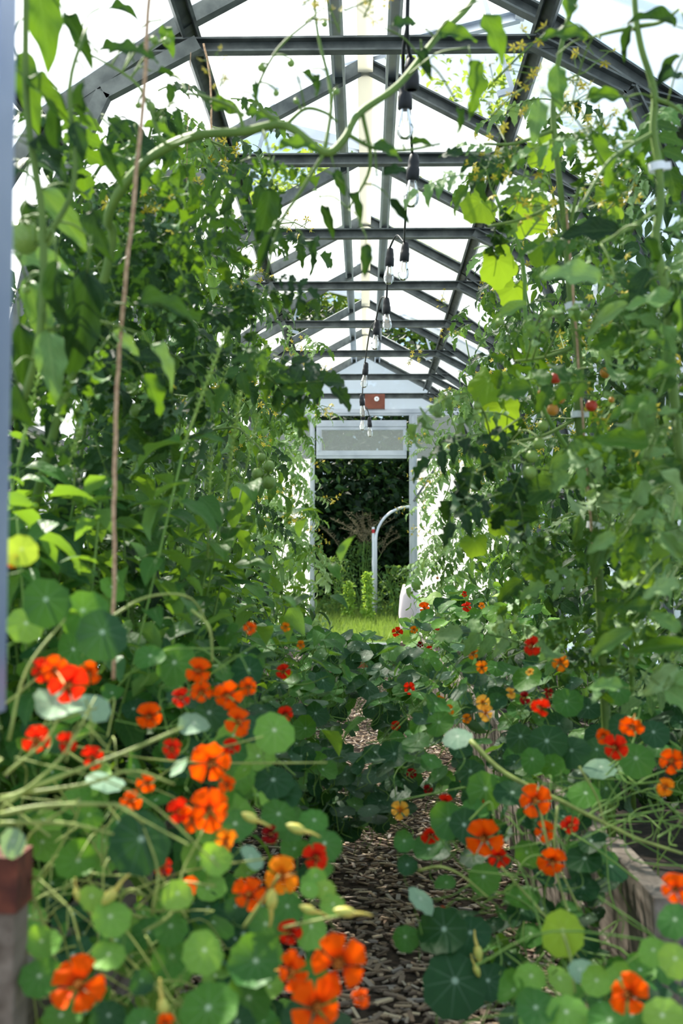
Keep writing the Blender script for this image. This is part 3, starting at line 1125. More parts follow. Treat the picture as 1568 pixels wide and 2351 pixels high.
# nasturtium flowers: unit radius, face +Z, up +Y
def petal(seed, upper):
    r = random.Random(seed)
    mb = MB()
    n, k = 9, 6
    ph = r.uniform(0, 6)
    curl = r.uniform(0.1, 0.5)
    for j in range(n + 1):
        t = j / n
        if upper:
            w = 0.11 + 0.44 * (t ** 0.8)
        else:
            w = 0.05 + 0.47 * max(0, (t - 0.2) / 0.8) ** 0.7
        if t > 0.8:
            w *= math.sqrt(max(0.04, 1 - ((t - 0.8) / 0.2) ** 2 * 0.85))
        y = 0.10 + 0.92 * t
        for i in range(k + 1):
            s = -1 + 2 * i / k
            z = -0.28 * (1 - t) ** 2 + 0.02 - curl * t * t * 0.45 + 0.09 * t * sin(4 * s + ph + 4 * t) + 0.05 * s * s * t
            mb.v.append(Vector((s * w, y - 0.06 * s * s * t, z)))
    for j in range(n):
        for i in range(k):
            a = j * (k + 1) + i
            mb.face([a, a + 1, a + k + 2, a + k + 1], 0, [((i + p) / k, (j + q) / n) for p, q in ((0, 0), (1, 0), (1, 1), (0, 1))])
    return mb


_pu, _pl = [petal(k, True) for k in range(2)], [petal(10 + k, False) for k in range(3)]
PU = {c: [m_.mesh('petal_upper', PET[c], True) for m_ in _pu] for c in PET}
PL = {c: [m_.mesh('petal_lower', PET[c], True) for m_ in _pl] for c in PET}
_th = MB()
_th.lathe([(0.20, -0.16), (0.16, -0.30), (0.10, -0.45), (0.07, -0.7)], 10)
_th.tube(smooth_path([(0, 0.0, -0.6), (0, 0.10, -0.9), (0, 0.22, -1.25), (0, 0.25, -1.5)], 3), [0.08, 0.07, 0.06, 0.055, 0.05, 0.04, 0.035, 0.03, 0.025, 0.02], 6)
for k in range(5):
    _th.tube([(0, 0, -0.3), (0.06 * cos(k * 1.26), 0.06 * sin(k * 1.26), -0.02)], 0.015, 4)
M_THROAT = _th.mesh('throat', MT['spur'], True)
ANG_U = (32, -32)
ANG_L = (112, 180, 248)
FSM = {}
for c in PET:
    mb = MB()
    for k, a in enumerate(ANG_U):
        mb.add(_pu[k], Matrix.Rotation(radians(a), 4, 'Z'), 0)
    for k, a in enumerate(ANG_L):
        mb.add(_pl[k], Matrix.Rotation(radians(a), 4, 'Z'), 0)
    mb.add(_th, None, 1)
    FSM[c] = mb.mesh('small_flower', [PET[c], MT['spur']], True)
_bd = MB()
_bd.lathe([(0.02, 0.0), (0.2, 0.12), (0.26, 0.45), (0.17, 0.8), (0.02, 1.0)], 8)
_bd.tube(smooth_path([(0, 0, 0.1), (0.05, 0.1, -0.4), (0.0, 0.2, -0.8)], 3), [0.12, 0.1, 0.09, 0.07, 0.06, 0.05, 0.04], 6)
M_BUD = _bd.mesh('bud', MT['bud'], True)


def add_flower(plant, p, n, roll, rad, c, big=True):
    Mx = facing(rel(plant, p), n, roll, rad)
    if not big:
        return obj('flower', FSM[c], plant, Mx)
    f = obj('flower', M_THROAT, plant, Mx)
    for k, a in enumerate(ANG_U):
        obj('petal', PU[c][k], f, Matrix.Rotation(radians(a + R.uniform(-8, 8)), 4, 'Z') @ Matrix.Rotation(R.uniform(-0.2, 0.45), 4, 'X'))
    for k, a in enumerate(ANG_L):
        obj('petal', PL[c][k], f, Matrix.Rotation(radians(a + R.uniform(-8, 8)), 4, 'Z') @ Matrix.Rotation(R.uniform(-0.6, 0.2), 4, 'X') @ Matrix.Scale(R.uniform(0.85, 1.1), 4))
    return f


def cam_dir(p):
    return (Vector((0, 0, HC)) - Vector(p)).normalized()


def leaf_normal(p, spread=0.5, up=0.45, toward=0.8):
    return cam_dir(p) * toward + Vector((R.gauss(0, spread), R.gauss(0, spread * 0.6), up + R.gauss(0, spread * 0.5)))


def add_leaf(plant, p, rad, tone, n, stalk=True, v=None):
    v = R.randrange(NV) if v is None else v
    Mx = facing(rel(plant, p), n, R.uniform(-0.7, 0.7), rad)
    if stalk:
        l = obj('leaf', NL[(tone, v)], plant, Mx)
        obj('stalk', NS[v], l)
    else:
        l = obj('leaf', NLS[(tone, v)], plant, Mx)
    return l


PATHS = {}


def vine(plant, pts, rad, mat='stalk_pale', name='stem'):
    mb = MB()
    q = smooth_path([rel(plant, p) for p in pts], 5)
    PATHS.setdefault(plant.name, []).extend(q)
    mb.tube(q, [rad * (1 - 0.5 * i / len(q)) for i in range(len(q))], 6)
    return obj(name, mb.mesh(name, MT[mat], True), plant)


# ---------------------------------------------------------------- nasturtium plants
NG = 'nasturtium plants beside the path'
NP = {}
for key, base, lab in (
    ('A', (-0.55, 1.60, 0.34), 'nasturtium with large dark leaves and red blooms beside the left door post'),
    ('B', (-0.36, 1.62, 0.30), 'nasturtium with round light leaves and orange flowers filling the lower left corner'),
    ('C', (-0.20, 1.70, 0.20), 'nasturtium with orange flower trio leaning over the path at bottom centre'),
    ('D', (-0.50, 2.40, 0.34), 'nasturtium with small orange flowers below the hanging jute twine'),
    ('E', (-0.30, 3.60, 0.05), 'shaded low nasturtium reaching into the path from the left bed'),
    ('F', (0.00, 5.60, 0.02), 'nasturtium growing across the middle of the path before the step'),
    ('G', (0.62, 6.90, 0.34), 'distant nasturtium bank with tiny red and orange blooms by the right bed'),
    ('H', (0.62, 4.30, 0.34), 'nasturtium with apricot yellow flowers on the right bed'),
    ('I', (0.75, 2.90, 0.34), 'nasturtium with blue-green leaves and red-orange flowers over the right bed edge'),
    ('J', (0.40, 2.40, 0.02), 'dark-leaved nasturtium hanging from right bed down to the wood chips'),
    ('K', (0.36, 1.60, 0.02), 'nasturtium in the lower right corner before the bed board'),
):
    NP[key] = thing('nasturtium_plant', base, lab, 'nasturtium', NG)

HL = [  # hero leaves: plant, px, py, diameter px, depth, tone (0 light 1 mid 2 dark 3 yellow 4 pale)
    ('A', 50, 1260, 82, 1.5, 3), ('A', 235, 1450, 122, 1.62, 2), ('A', 190, 1400, 112, 1.68, 1), ('A', 105, 1375, 118, 1.6, 2), ('A', 60, 1430, 90, 1.66, 0),
    ('D', 345, 1505, 70, 1.9, 1), ('D', 400, 1520, 96, 1.92, 1), ('C', 630, 1675, 98, 1.9, 0), ('B', 325, 1925, 148, 1.52, 2), ('B', 180, 1975, 98, 1.55, 1),
    ('B', 487, 1968, 78, 1.52, 0), ('B', 210, 2057, 62, 1.5, 0), ('B', 253, 2103, 88, 1.46, 0), ('B', 408, 2050, 74, 1.5, 0), ('B', 250, 2190, 78, 1.45, 0),
    ('B', 392, 2125, 80, 1.52, 1), ('B', 470, 2180, 100, 1.46, 0), ('B', 395, 2195, 92, 1.54, 1), ('B', 90, 2240, 96, 1.46, 1), ('C', 588, 2205, 124, 1.5, 1),
    ('B', 478, 2312, 136, 1.42, 1), ('C', 572, 2290, 110, 1.5, 1), ('C', 640, 1868, 78, 1.8, 1), ('C', 745, 1935, 78, 1.8, 1), ('C', 722, 1882, 66, 1.82, 1), ('C', 540, 1890, 84, 1.68, 1),
    ('B', 30, 1930, 70, 1.42, 4), ('C', 725, 2010, 46, 1.62, 0), ('C', 708, 2040, 44, 1.6, 0), ('C', 748, 2040, 50, 1.61, 0), ('C', 765, 2075, 58, 1.6, 0), ('B', 325, 2250, 62, 1.5, 2), ('D', 480, 1635, 80, 1.85, 2),
    ('D', 445, 1660, 72, 1.78, 4), ('A', 130, 1612, 120, 1.5, 4), ('C', 575, 1965, 70, 1.62, 4), ('D', 415, 1760, 60, 1.72, 4), ('B', 240, 1790, 90, 1.6, 4), ('B', 95, 2160, 80, 1.5, 0),
    ('B', 140, 2330, 90, 1.4, 1), ('B', 170, 2300, 70, 1.46, 2), ('C', 660, 2080, 80, 1.66, 1), ('C', 690, 2330, 90, 1.5, 2), ('A', 210, 1620, 84, 1.6, 4), ('B', 205, 1870, 66, 1.62, 1),
    ('D', 530, 1720, 74, 1.9, 1), ('A', 130, 1690, 70, 1.62, 2), ('C', 610, 2120, 86, 1.6, 1), ('B', 540, 2080, 60, 1.6, 2), ('B', 330, 2350, 90, 1.42, 1), ('C', 545, 2345, 90, 1.46, 2), ('B', 250, 2330, 80, 1.46, 2),
    ('J', 1065, 1893, 88, 2.1, 2), ('J', 1020, 2132, 116, 2.0, 2), ('J', 1045, 2250, 150, 1.95, 2), ('J', 1110, 2012, 76, 2.1, 1), ('J', 1080, 2140, 90, 2.06, 2), ('J', 1030, 1880, 90, 2.16, 1), ('J', 965, 2062, 78, 2.0, 4),
    ('J', 928, 1930, 52, 2.2, 1), ('J', 930, 2150, 64, 2.05, 1), ('J', 1120, 2250, 90, 2.02, 2), ('J', 935, 1985, 50, 2.15, 2),
    ('I', 1255, 1700, 88, 2.3, 2), ('I', 1222, 1742, 62, 2.25, 1), ('I', 1270, 1755, 60, 2.28, 1), ('I', 1312, 1722, 80, 2.32, 2), ('I', 1195, 1690, 70, 2.38, 2), ('I', 1050, 1690, 74, 2.3, 4), ('I', 1115, 1810, 90, 2.2, 1), ('I', 1165, 1810, 60, 2.26, 2), ('I', 1460, 1740, 84, 2.1, 1), ('I', 1425, 1665, 66, 2.2, 2),
    ('I', 1370, 1720, 60, 2.34, 2), ('H', 1140, 1592, 46, 2.9, 2), ('I', 1420, 1585, 62, 2.4, 1), ('I', 1300, 1610, 70, 2.5, 1), ('I', 1500, 1680, 70, 2.3, 2), ('I', 1380, 1760, 80, 2.3, 4), ('I', 1080, 1770, 70, 2.4, 2),
    ('K', 1292, 2135, 104, 1.75, 3), ('K', 1230, 2312, 96, 1.6, 1), ('K', 1300, 2322, 92, 1.58, 0), ('K', 1400, 2340, 100, 1.55, 1), ('K', 1370, 2250, 70, 1.65, 0), ('K', 1520, 2330, 96, 1.5, 0), ('K', 1550, 2110, 80, 1.6, 1), ('K', 1500, 2180, 70, 1.62, 0), ('K', 1450, 2330, 70, 1.52, 1), ('K', 1550, 2200, 80, 1.55, 0), ('K', 1220, 2240, 70, 1.7, 0), ('K', 1330, 2225, 60, 1.7, 4),
]
for key, px, py, dia, d, tone in HL:
    p = P(px, py, d)
    n = leaf_normal(p, 0.22, 0.28, 1.0) if tone != 4 else leaf_normal(p, 0.5, 0.6, 0.35)
    add_leaf(NP[key], p, dia / 2 * d / FPX, tone, n, True)

HF = [  # hero flowers: plant, px, py, size px, depth, colour
    ('B', 178, 2258, 122, 1.36, 'o'), ('C', 777, 2212, 124, 1.42, 'o'), ('C', 672, 2230, 90, 1.44, 'o'), ('C', 728, 2312, 118, 1.40, 'o'), ('C', 640, 2010, 88, 1.46, 'a'), ('C', 726, 1968, 62, 1.68, 'r'), ('C', 830, 2290, 44, 1.46, 'o'),
    ('B', 484, 1752, 92, 1.56, 'o'), ('B', 482, 1858, 96, 1.50, 'o'), ('B', 438, 1882, 64, 1.56, 'o'), ('D', 456, 1540, 60, 1.76, 'o'), ('D', 462, 1588, 48, 1.76, 'o'), ('D', 522, 1598, 66, 1.76, 'o'), ('D', 550, 1655, 64, 1.76, 'o'), ('D', 342, 1645, 62, 1.72, 'o'),
    ('A', 160, 1575, 92, 1.46, 'r'), ('A', 205, 1546, 54, 1.54, 'o'), ('A', 98, 1538, 58, 1.52, 'r'), ('A', 125, 1535, 60, 1.50, 'o'), ('A', 85, 1698, 66, 1.52, 'r'), ('A', 150, 1706, 50, 1.56, 'r'), ('A', 212, 1738, 54, 1.58, 'r'), ('B', 300, 1838, 48, 1.56, 'o'), ('B', 335, 1797, 44, 1.60, 'o'), ('D', 396, 1718, 48, 1.68, 'r'),
    ('B', 412, 1862, 56, 1.56, 'r'), ('B', 520, 1932, 54, 1.56, 'a'), ('B', 432, 2042, 56, 1.54, 'o'), ('B', 372, 1992, 46, 1.56, 'r'), ('C', 572, 2052, 76, 1.54, 'o'), ('C', 664, 2142, 56, 1.58, 'r'), ('B', 380, 2350, 44, 1.40, 'o'), ('D', 415, 1600, 44, 1.8, 'r'), ('D', 570, 1576, 40, 1.9, 'o'), ('D', 575, 1442, 28, 2.0, 'o'),
    ('E', 650, 1540, 34, 2.5, 'r'), ('E', 656, 1640, 38, 2.2, 'r'), ('A', 28, 1288, 36, 1.5, 'a'), ('D', 530, 1715, 40, 1.8, 'r'), ('C', 622, 1915, 40, 1.75, 'd'), ('C', 520, 1800, 40, 1.7, 'o'), ('E', 655, 1440, 22, 2.7, 'a'), ('E', 690, 1480, 20, 2.9, 'a'),
    ('I', 1217, 1483, 48, 2.3, 'r'), ('I', 1238, 1626, 50, 2.1, 'r'), ('I', 1450, 1672, 62, 1.98, 'o'), ('I', 1411, 1716, 58, 2.0, 'r'), ('I', 1542, 1748, 56, 2.0, 'o'), ('I', 1525, 1806, 44, 2.0, 'a'), ('I', 1228, 1838, 74, 2.0, 'o'), ('J', 1110, 1926, 86, 1.96, 'o'), ('J', 1268, 1980, 66, 1.95, 'o'), ('J', 1308, 1894, 40, 2.0, 'r'), ('J', 1250, 1908, 46, 2.02, 'o'),
    ('J', 990, 1920, 46, 2.2, 'r'), ('J', 1022, 1842, 36, 2.3, 'r'), ('I', 1096, 1850, 42, 2.2, 'r'), ('J', 1145, 1970, 46, 2.05, 'r'), ('J', 1018, 2100, 36, 2.05, 'r'), ('H', 918, 1860, 42, 2.6, 'y'), ('K', 1440, 2282, 92, 1.45, 'o'), ('K', 1550, 2042, 70, 1.5, 'o'), ('I', 1385, 1690, 34, 2.1, 'o'),
    ('H', 1110, 1612, 34, 2.6, 'y'), ('H', 1116, 1636, 36, 2.6, 'y'), ('H', 1175, 1590, 28, 2.6, 'y'), ('H', 1202, 1602, 30, 2.5, 'd'), ('H', 1285, 1520, 40, 2.5, 'a'), ('H', 1216, 1542, 20, 2.7, 'y'), ('H', 1106, 1532, 30, 2.9, 'a'), ('H', 1086, 1500, 26, 3.0, 'a'), ('H', 1030, 1632, 28, 2.9, 'a'), ('H', 1072, 1650, 22, 2.8, 'a'), ('H', 1010, 1608, 22, 3.0, 'a'), ('H', 1260, 1592, 26, 2.5, 'd'),
    ('G', 912, 1452, 26, 4.0, 'r'), ('G', 950, 1446, 18, 4.2, 'a'), ('G', 1072, 1392, 26, 4.0, 'r'), ('G', 1106, 1390, 15, 4.0, 'a'), ('G', 976, 1396, 30, 4.6, 'o'), ('G', 940, 1580, 28, 3.4, 'r'), ('F', 908, 1666, 22, 3.6, 'r'), ('G', 1066, 1364, 14, 5.0, 'r'), ('G', 985, 1490, 16, 4.2, 'r'), ('G', 1005, 1440, 16, 4.4, 'd'), ('G', 1035, 1450, 16, 4.2, 'r'), ('G', 965, 1480, 14, 4.4, 'd'), ('F', 820, 1580, 16, 4.2, 'a'), ('J', 945, 1775, 24, 3.0, 'd'), ('H', 1065, 1790, 24, 2.8, 'a'), ('J', 983, 1812, 22, 2.8, 'd'),
]
for key, px, py, sz, d, c in HF:
    p = P(px, py, d)
    n = cam_dir(p) + Vector((R.gauss(0, 0.35), R.gauss(0, 0.2), R.gauss(0.05, 0.3)))
    add_flower(NP[key], p, n, R.gauss(0, 0.3), sz * 0.52 * d / FPX, c, sz >= 26)
for key, px, py, sz, d, ang in (('C', 815, 2098, 50, 1.5, -1.4), ('C', 700, 1910, 46, 1.6, -1.2), ('B', 592, 1886, 42, 1.55, -1.1), ('C', 622, 2090, 50, 1.5, 0.1), ('C', 725, 2095, 40, 1.52, -1.2), ('B', 268, 2040, 50, 1.46, -2.4), ('B', 372, 2290, 50, 1.42, 3.0),
                            ('B', 175, 2040, 30, 1.46, 3.0), ('J', 1095, 2170, 40, 1.95, 3.0), ('J', 1090, 2215, 30, 1.95, 2.8)):
    p = P(px, py, d)
    obj('bud', M_BUD, NP[key], Matrix.Translation(rel(NP[key], p)) @ Matrix.Rotation(ang, 4, 'Y') @ Matrix.Scale(sz * d / FPX, 4))

# filling leaves: (plants, polygon in the photograph that the mass covers, count, near depth, depth slope, thickness, tones)
def region(keys, poly, n, dfun, thick, tones, rad=(0.019, 0.036), stalk=False, up=0.55, tow=0.6):
    x0, x1 = min(p[0] for p in poly), max(p[0] for p in poly)
    y0, y1 = min(p[1] for p in poly), max(p[1] for p in poly)
    made = 0
    tries = 0
    while made < n and tries < n * 30:
        tries += 1
        px, py = R.uniform(x0, x1), R.uniform(y0, y1)
        if not in_poly(px, py, poly):
            continue
        d = dfun(px, py) + R.random() * thick
        p = P(px, py, d)
        if p.z < 0.04:
            continue
        key = min(keys, key=lambda k: (NP[k].location - p).length)
        add_leaf(NP[key], p, R.uniform(*rad), R.choice(tones), leaf_normal(p, 0.5, up, tow), stalk)
        made += 1


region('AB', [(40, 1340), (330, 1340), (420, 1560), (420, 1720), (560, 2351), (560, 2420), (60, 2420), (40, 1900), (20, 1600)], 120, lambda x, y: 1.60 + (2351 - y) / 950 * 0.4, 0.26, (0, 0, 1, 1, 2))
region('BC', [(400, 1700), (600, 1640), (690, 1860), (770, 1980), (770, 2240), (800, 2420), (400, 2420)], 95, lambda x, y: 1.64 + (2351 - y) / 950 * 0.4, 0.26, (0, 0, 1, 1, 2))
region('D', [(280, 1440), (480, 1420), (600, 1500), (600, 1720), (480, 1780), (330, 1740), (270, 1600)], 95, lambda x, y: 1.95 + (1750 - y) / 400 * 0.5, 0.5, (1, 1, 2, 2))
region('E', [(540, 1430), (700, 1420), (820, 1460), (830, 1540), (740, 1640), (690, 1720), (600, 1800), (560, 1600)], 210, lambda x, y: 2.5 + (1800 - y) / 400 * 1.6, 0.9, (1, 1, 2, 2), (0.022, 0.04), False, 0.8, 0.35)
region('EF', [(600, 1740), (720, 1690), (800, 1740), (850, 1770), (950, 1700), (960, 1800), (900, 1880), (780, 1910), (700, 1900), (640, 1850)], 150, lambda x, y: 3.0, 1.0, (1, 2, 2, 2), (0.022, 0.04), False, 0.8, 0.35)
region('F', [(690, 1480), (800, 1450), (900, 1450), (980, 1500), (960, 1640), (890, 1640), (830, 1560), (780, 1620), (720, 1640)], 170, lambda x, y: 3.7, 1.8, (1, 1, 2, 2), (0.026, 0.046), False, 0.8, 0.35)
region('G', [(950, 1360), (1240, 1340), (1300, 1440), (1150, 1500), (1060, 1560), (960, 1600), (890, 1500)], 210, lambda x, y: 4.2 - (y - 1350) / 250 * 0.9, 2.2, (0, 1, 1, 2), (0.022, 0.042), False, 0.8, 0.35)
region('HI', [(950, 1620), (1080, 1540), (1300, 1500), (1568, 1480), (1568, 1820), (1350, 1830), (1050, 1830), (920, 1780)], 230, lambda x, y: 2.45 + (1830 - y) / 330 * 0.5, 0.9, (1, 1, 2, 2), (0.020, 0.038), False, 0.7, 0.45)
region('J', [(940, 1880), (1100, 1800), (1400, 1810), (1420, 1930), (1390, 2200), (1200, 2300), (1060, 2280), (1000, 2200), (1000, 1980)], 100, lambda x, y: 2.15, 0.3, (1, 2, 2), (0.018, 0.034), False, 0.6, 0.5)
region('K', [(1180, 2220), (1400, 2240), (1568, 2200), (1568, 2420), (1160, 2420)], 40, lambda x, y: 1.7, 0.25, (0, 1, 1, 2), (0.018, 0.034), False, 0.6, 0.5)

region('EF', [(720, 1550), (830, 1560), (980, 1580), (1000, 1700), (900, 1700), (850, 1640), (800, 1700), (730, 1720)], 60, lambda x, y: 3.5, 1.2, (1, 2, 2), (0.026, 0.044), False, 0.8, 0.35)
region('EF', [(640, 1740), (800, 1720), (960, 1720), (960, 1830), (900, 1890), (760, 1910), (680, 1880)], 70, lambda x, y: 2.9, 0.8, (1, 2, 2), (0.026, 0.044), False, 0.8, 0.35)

# visible vines
VN = [
    ('A', [(0, 1840, 1.45), (120, 1790, 1.45), (280, 1730, 1.46), (420, 1670, 1.5)], 0.0042), ('A', [(0, 1860, 1.44), (140, 1740, 1.46), (220, 1600, 1.5)], 0.003), ('B', [(0, 1870, 1.42), (110, 1850, 1.42), (270, 1850, 1.44), (330, 1890, 1.46)], 0.0045),
    ('B', [(0, 1830, 1.46), (200, 1800, 1.46), (300, 1770, 1.48), (400, 1800, 1.5)], 0.0036), ('B', [(10, 1780, 1.5), (120, 1680, 1.52), (150, 1560, 1.54)], 0.003), ('A', [(20, 1700, 1.5), (60, 1540, 1.52), (150, 1420, 1.58)], 0.003),
    ('B', [(0, 1890, 1.43), (150, 1890, 1.43), (260, 1915, 1.45)], 0.004), ('D', [(440, 1400, 1.9), (480, 1440, 1.88), (488, 1520, 1.88)], 0.004), ('D', [(250, 1420, 1.75), (340, 1370, 1.8), (440, 1375, 1.86), (490, 1470, 1.9)], 0.003),
    ('I', [(1080, 1700, 2.25), (1160, 1775, 2.2), (1300, 1845, 2.15), (1450, 1920, 2.12), (1568, 1960, 2.1)], 0.0065), ('J', [(1240, 1860, 2.0), (1262, 1960, 1.98), (1300, 2080, 1.98), (1330, 2180, 1.98)], 0.003), ('J', [(1150, 1990, 2.02), (1240, 2090, 2.0), (1330, 2200, 1.98)], 0.003),
    ('J', [(1280, 1850, 2.02), (1275, 1960, 2.0), (1330, 2090, 2.0)], 0.003), ('I', [(1330, 1760, 2.1), (1370, 1830, 2.1), (1390, 1900, 2.1)], 0.003), ('K', [(1292, 2140, 1.74), (1310, 2200, 1.72), (1320, 2280, 1.7)], 0.0034), ('C', [(560, 2130, 1.5), (600, 2070, 1.48), (640, 2010, 1.46)], 0.003),
    ('J', [(960, 2000, 2.1), (1010, 1990, 2.06), (1060, 2010, 2.06), (1120, 2060, 2.04)], 0.0034), ('B', [(350, 2100, 1.5), (362, 2000, 1.5), (330, 1900, 1.52)], 0.003), ('C', [(650, 2130, 1.5), (740, 2110, 1.49), (810, 2098, 1.5)], 0.0028), ('B', [(330, 2140, 1.5), (400, 2090, 1.5), (420, 2000, 1.52), (470, 1900, 1.54)], 0.0028),
]
for key, pts, rad in VN:
    vine(NP[key], [P(*q) for q in pts], rad * 0.8)

# tangled thin stems inside each clump, too fine to tell apart
def tangle(key, poly, n, d0, d1, lab, mat='stalk_pale', lean=1.0):
    mb = MB()
    t = NP[key]
    x0, x1 = min(p[0] for p in poly), max(p[0] for p in poly)
    y0, y1 = min(p[1] for p in poly), max(p[1] for p in poly)
    k = 0
    while k < n:
        px, py = R.uniform(x0, x1), R.uniform(y0, y1)
        if not in_poly(px, py, poly):
            continue
        k += 1
        p = P(px, py, R.uniform(d0, d1))
        if p.z < 0.05:
            continue
        a = Vector((R.gauss(0, 0.05) * lean, R.gauss(0, 0.04), R.gauss(0, 0.035)))
        c = p + a + Vector((0, 0, R.uniform(-0.04, 0.02)))
        e = c + a * 0.6 + Vector((R.gauss(0, 0.05), 0, R.uniform(-0.1, 0.02)))
        q = smooth_path([rel(t, p), rel(t, c), rel(t, e)], 4)
        mb.tube(q, R.uniform(0.0009, 0.0019), 4, 0, False)
    o = obj('tangled_stems', mb.mesh('tangled_stems', MT[mat], True), t, None, 'stuff')
    o['label'] = lab


tangle('A', [(0, 1500), (200, 1600), (320, 1760), (300, 1900), (0, 1900)], 26, 1.46, 1.75, 'pale tangled vine stems')
tangle('B', [(60, 1900), (330, 1900), (380, 2200), (420, 2351), (60, 2351)], 70, 1.52, 1.8, 'dry pale tangled stems')
tangle('D', [(300, 1500), (560, 1480), (590, 1700), (400, 1740)], 30, 1.9, 2.4, 'thin green stems', 'stalk')
tangle('I', [(1180, 1780), (1568, 1760), (1568, 1960), (1420, 1950), (1180, 1920)], 60, 2.1, 2.5, 'pale tangled vine stems', 'stalk')
tangle('J', [(1080, 1880), (1400, 1880), (1400, 2200), (1180, 2280), (1050, 2150)], 50, 2.05, 2.3, 'pale tangled vine stems', 'stalk')
tangle('H', [(950, 1500), (1300, 1480), (1300, 1720), (940, 1780)], 50, 2.7, 3.5, 'thin green stems', 'stalk')
tangle('E', [(600, 1450), (820, 1480), (800, 1640), (640, 1860)], 30, 2.8, 4.0, 'thin green stems', 'stalk')
tangle('K', [(1180, 2200), (1568, 2150), (1568, 2351), (1180, 2351)], 16, 1.65, 1.9, 'thin green stems', 'stalk')

# ---------------------------------------------------------------- tomato plants
TG_L, TG_R = 'tomato plants in the left bed', 'tomato plants in the right bed'


def tomato(x, y, h, lab, grp, side, n, seed, tones, lsize=(0.18, 0.33), fruits=0, sprays=3, fol=0, spread=0.33, zmin=0.55):
    r = random.Random(seed)
    t = thing('tomato_plant', (x, y, 0.36), lab, 'tomato plant', grp)
    H = h - 0.36
    pts = []
    for k in range(9):
        f = k / 8
        pts.append(Vector((r.gauss(0, 0.025) - side * 0.22 * f ** 3, r.gauss(0, 0.03), H * f)))
    path = smooth_path(pts, 4)
    mb = MB()
    mb.tube(path, [0.009 - 0.005 * i / len(path) for i in range(len(path))], 6)
    obj('main_stem', mb.mesh('main_stem', MT['tom_stem'], True), t)
    for k in range(n):
        f = (zmin - 0.36) / H + (1 - (zmin - 0.36) / H) * (r.random() ** 1.15)
        p = path[min(len(path) - 1, int(f * len(path)))].copy()
        az = r.gauss(-pi / 2 if r.random() < 0.45 else (pi if side > 0 else 0), 0.9)
        off = r.uniform(0.0, spread) * (1 - 0.4 * f)
        p += Vector((cos(az) * off, sin(az) * off * 1.2, r.uniform(-0.05, 0.08)))
        az += r.gauss(0, 0.5)
        yd = Vector((cos(az), sin(az), r.uniform(-0.7, 0.25)))
        v = r.randrange(8)
        e = p + yd * 0.22
        if abs(x + e.x) > half_width(e.z + 0.36) - 0.12:
            continue
        obj('leaf', TOM[(r.choice(tones), v)], t, frame(p, yd, Vector((r.uniform(-0.5, 0.5), r.uniform(-0.6, 0.2), 1)), r.uniform(*lsize) * (1 - 0.25 * f)))
    if fol is not None:
        o = obj('foliage', FOL[fol], t, Matrix.Rotation(r.uniform(0, 6.28), 4, 'Z') @ Matrix.Scale(H / 2.3, 4, (0, 0, 1)), 'stuff')
        o['label'] = 'dense small inner leaves'
    for k in range(fruits):
        f = r.uniform(0.25, 0.75)
        c = path[int(f * (len(path) - 1))] + Vector((-side * r.uniform(0.05, 0.25), -r.uniform(0.05, 0.25), 0))
        for q in range(r.randint(2, 4)):
            p = c + Vector((r.uniform(-0.03, 0.03), r.uniform(-0.03, 0.03), -0.045 * q))
            fr_ = obj('fruit', M_FR['g' if r.random() < 0.85 else 'o'], t, Matrix.Translation(p) @ Matrix.Scale(r.uniform(0.011, 0.018), 4))
            obj('calyx', M_CAL, fr_)
    for k in range(sprays):
        f = r.uniform(0.35, 0.98)
        c = path[int(f * (len(path) - 1))] + Vector((-side * r.uniform(0.1, 0.35), -r.uniform(0.0, 0.3), 0))
        obj('blossom_spray', BLS[r.randrange(3)], t, facing(c, (r.uniform(-1, 1), r.uniform(-1, 1), 1), r.uniform(0, 6), r.uniform(1.0, 1.8)))
    return t


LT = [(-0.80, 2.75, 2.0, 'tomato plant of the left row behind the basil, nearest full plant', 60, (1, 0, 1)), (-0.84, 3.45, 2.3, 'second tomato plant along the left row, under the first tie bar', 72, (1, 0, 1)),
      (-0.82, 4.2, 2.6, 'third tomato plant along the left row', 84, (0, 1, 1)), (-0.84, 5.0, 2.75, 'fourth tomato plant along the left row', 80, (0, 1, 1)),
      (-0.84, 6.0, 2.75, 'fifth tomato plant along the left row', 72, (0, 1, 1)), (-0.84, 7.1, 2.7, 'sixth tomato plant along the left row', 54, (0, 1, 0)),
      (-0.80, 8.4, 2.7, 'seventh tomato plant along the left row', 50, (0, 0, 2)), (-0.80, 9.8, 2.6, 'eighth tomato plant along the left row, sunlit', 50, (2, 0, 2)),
      (-0.82, 11.5, 2.5, 'bright tomato plant in the left corner beside the end door', 60, (2, 0, 2))]  # plants near the door take the lit leaf tone for painted sunlight
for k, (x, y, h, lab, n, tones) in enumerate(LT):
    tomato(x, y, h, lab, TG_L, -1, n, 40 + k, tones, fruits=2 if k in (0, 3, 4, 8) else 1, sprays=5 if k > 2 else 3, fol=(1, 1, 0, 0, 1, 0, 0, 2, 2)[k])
RT = [(1.0, 2.75, 2.0, 'tomato plant with lit tone painted into its leaves at the right edge of the picture', 46, (2, 0, 2)), (0.92, 3.6, 2.35, 'second tomato plant along the right row, behind the ripe fruit', 50, (2, 0, 0)),
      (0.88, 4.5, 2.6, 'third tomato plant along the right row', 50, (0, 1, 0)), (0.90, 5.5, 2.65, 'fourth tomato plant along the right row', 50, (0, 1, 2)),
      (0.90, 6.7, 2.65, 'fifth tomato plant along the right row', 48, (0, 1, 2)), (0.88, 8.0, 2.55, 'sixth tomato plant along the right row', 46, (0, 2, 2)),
      (0.86, 9.5, 2.45, 'seventh tomato plant along the right row, sunlit', 46, (2, 0, 2)), (0.84, 11.4, 2.4, 'bright tomato plant in the right corner beside the end door', 56, (2, 0, 2))]  # edge and far plants carry the lit leaf tone too
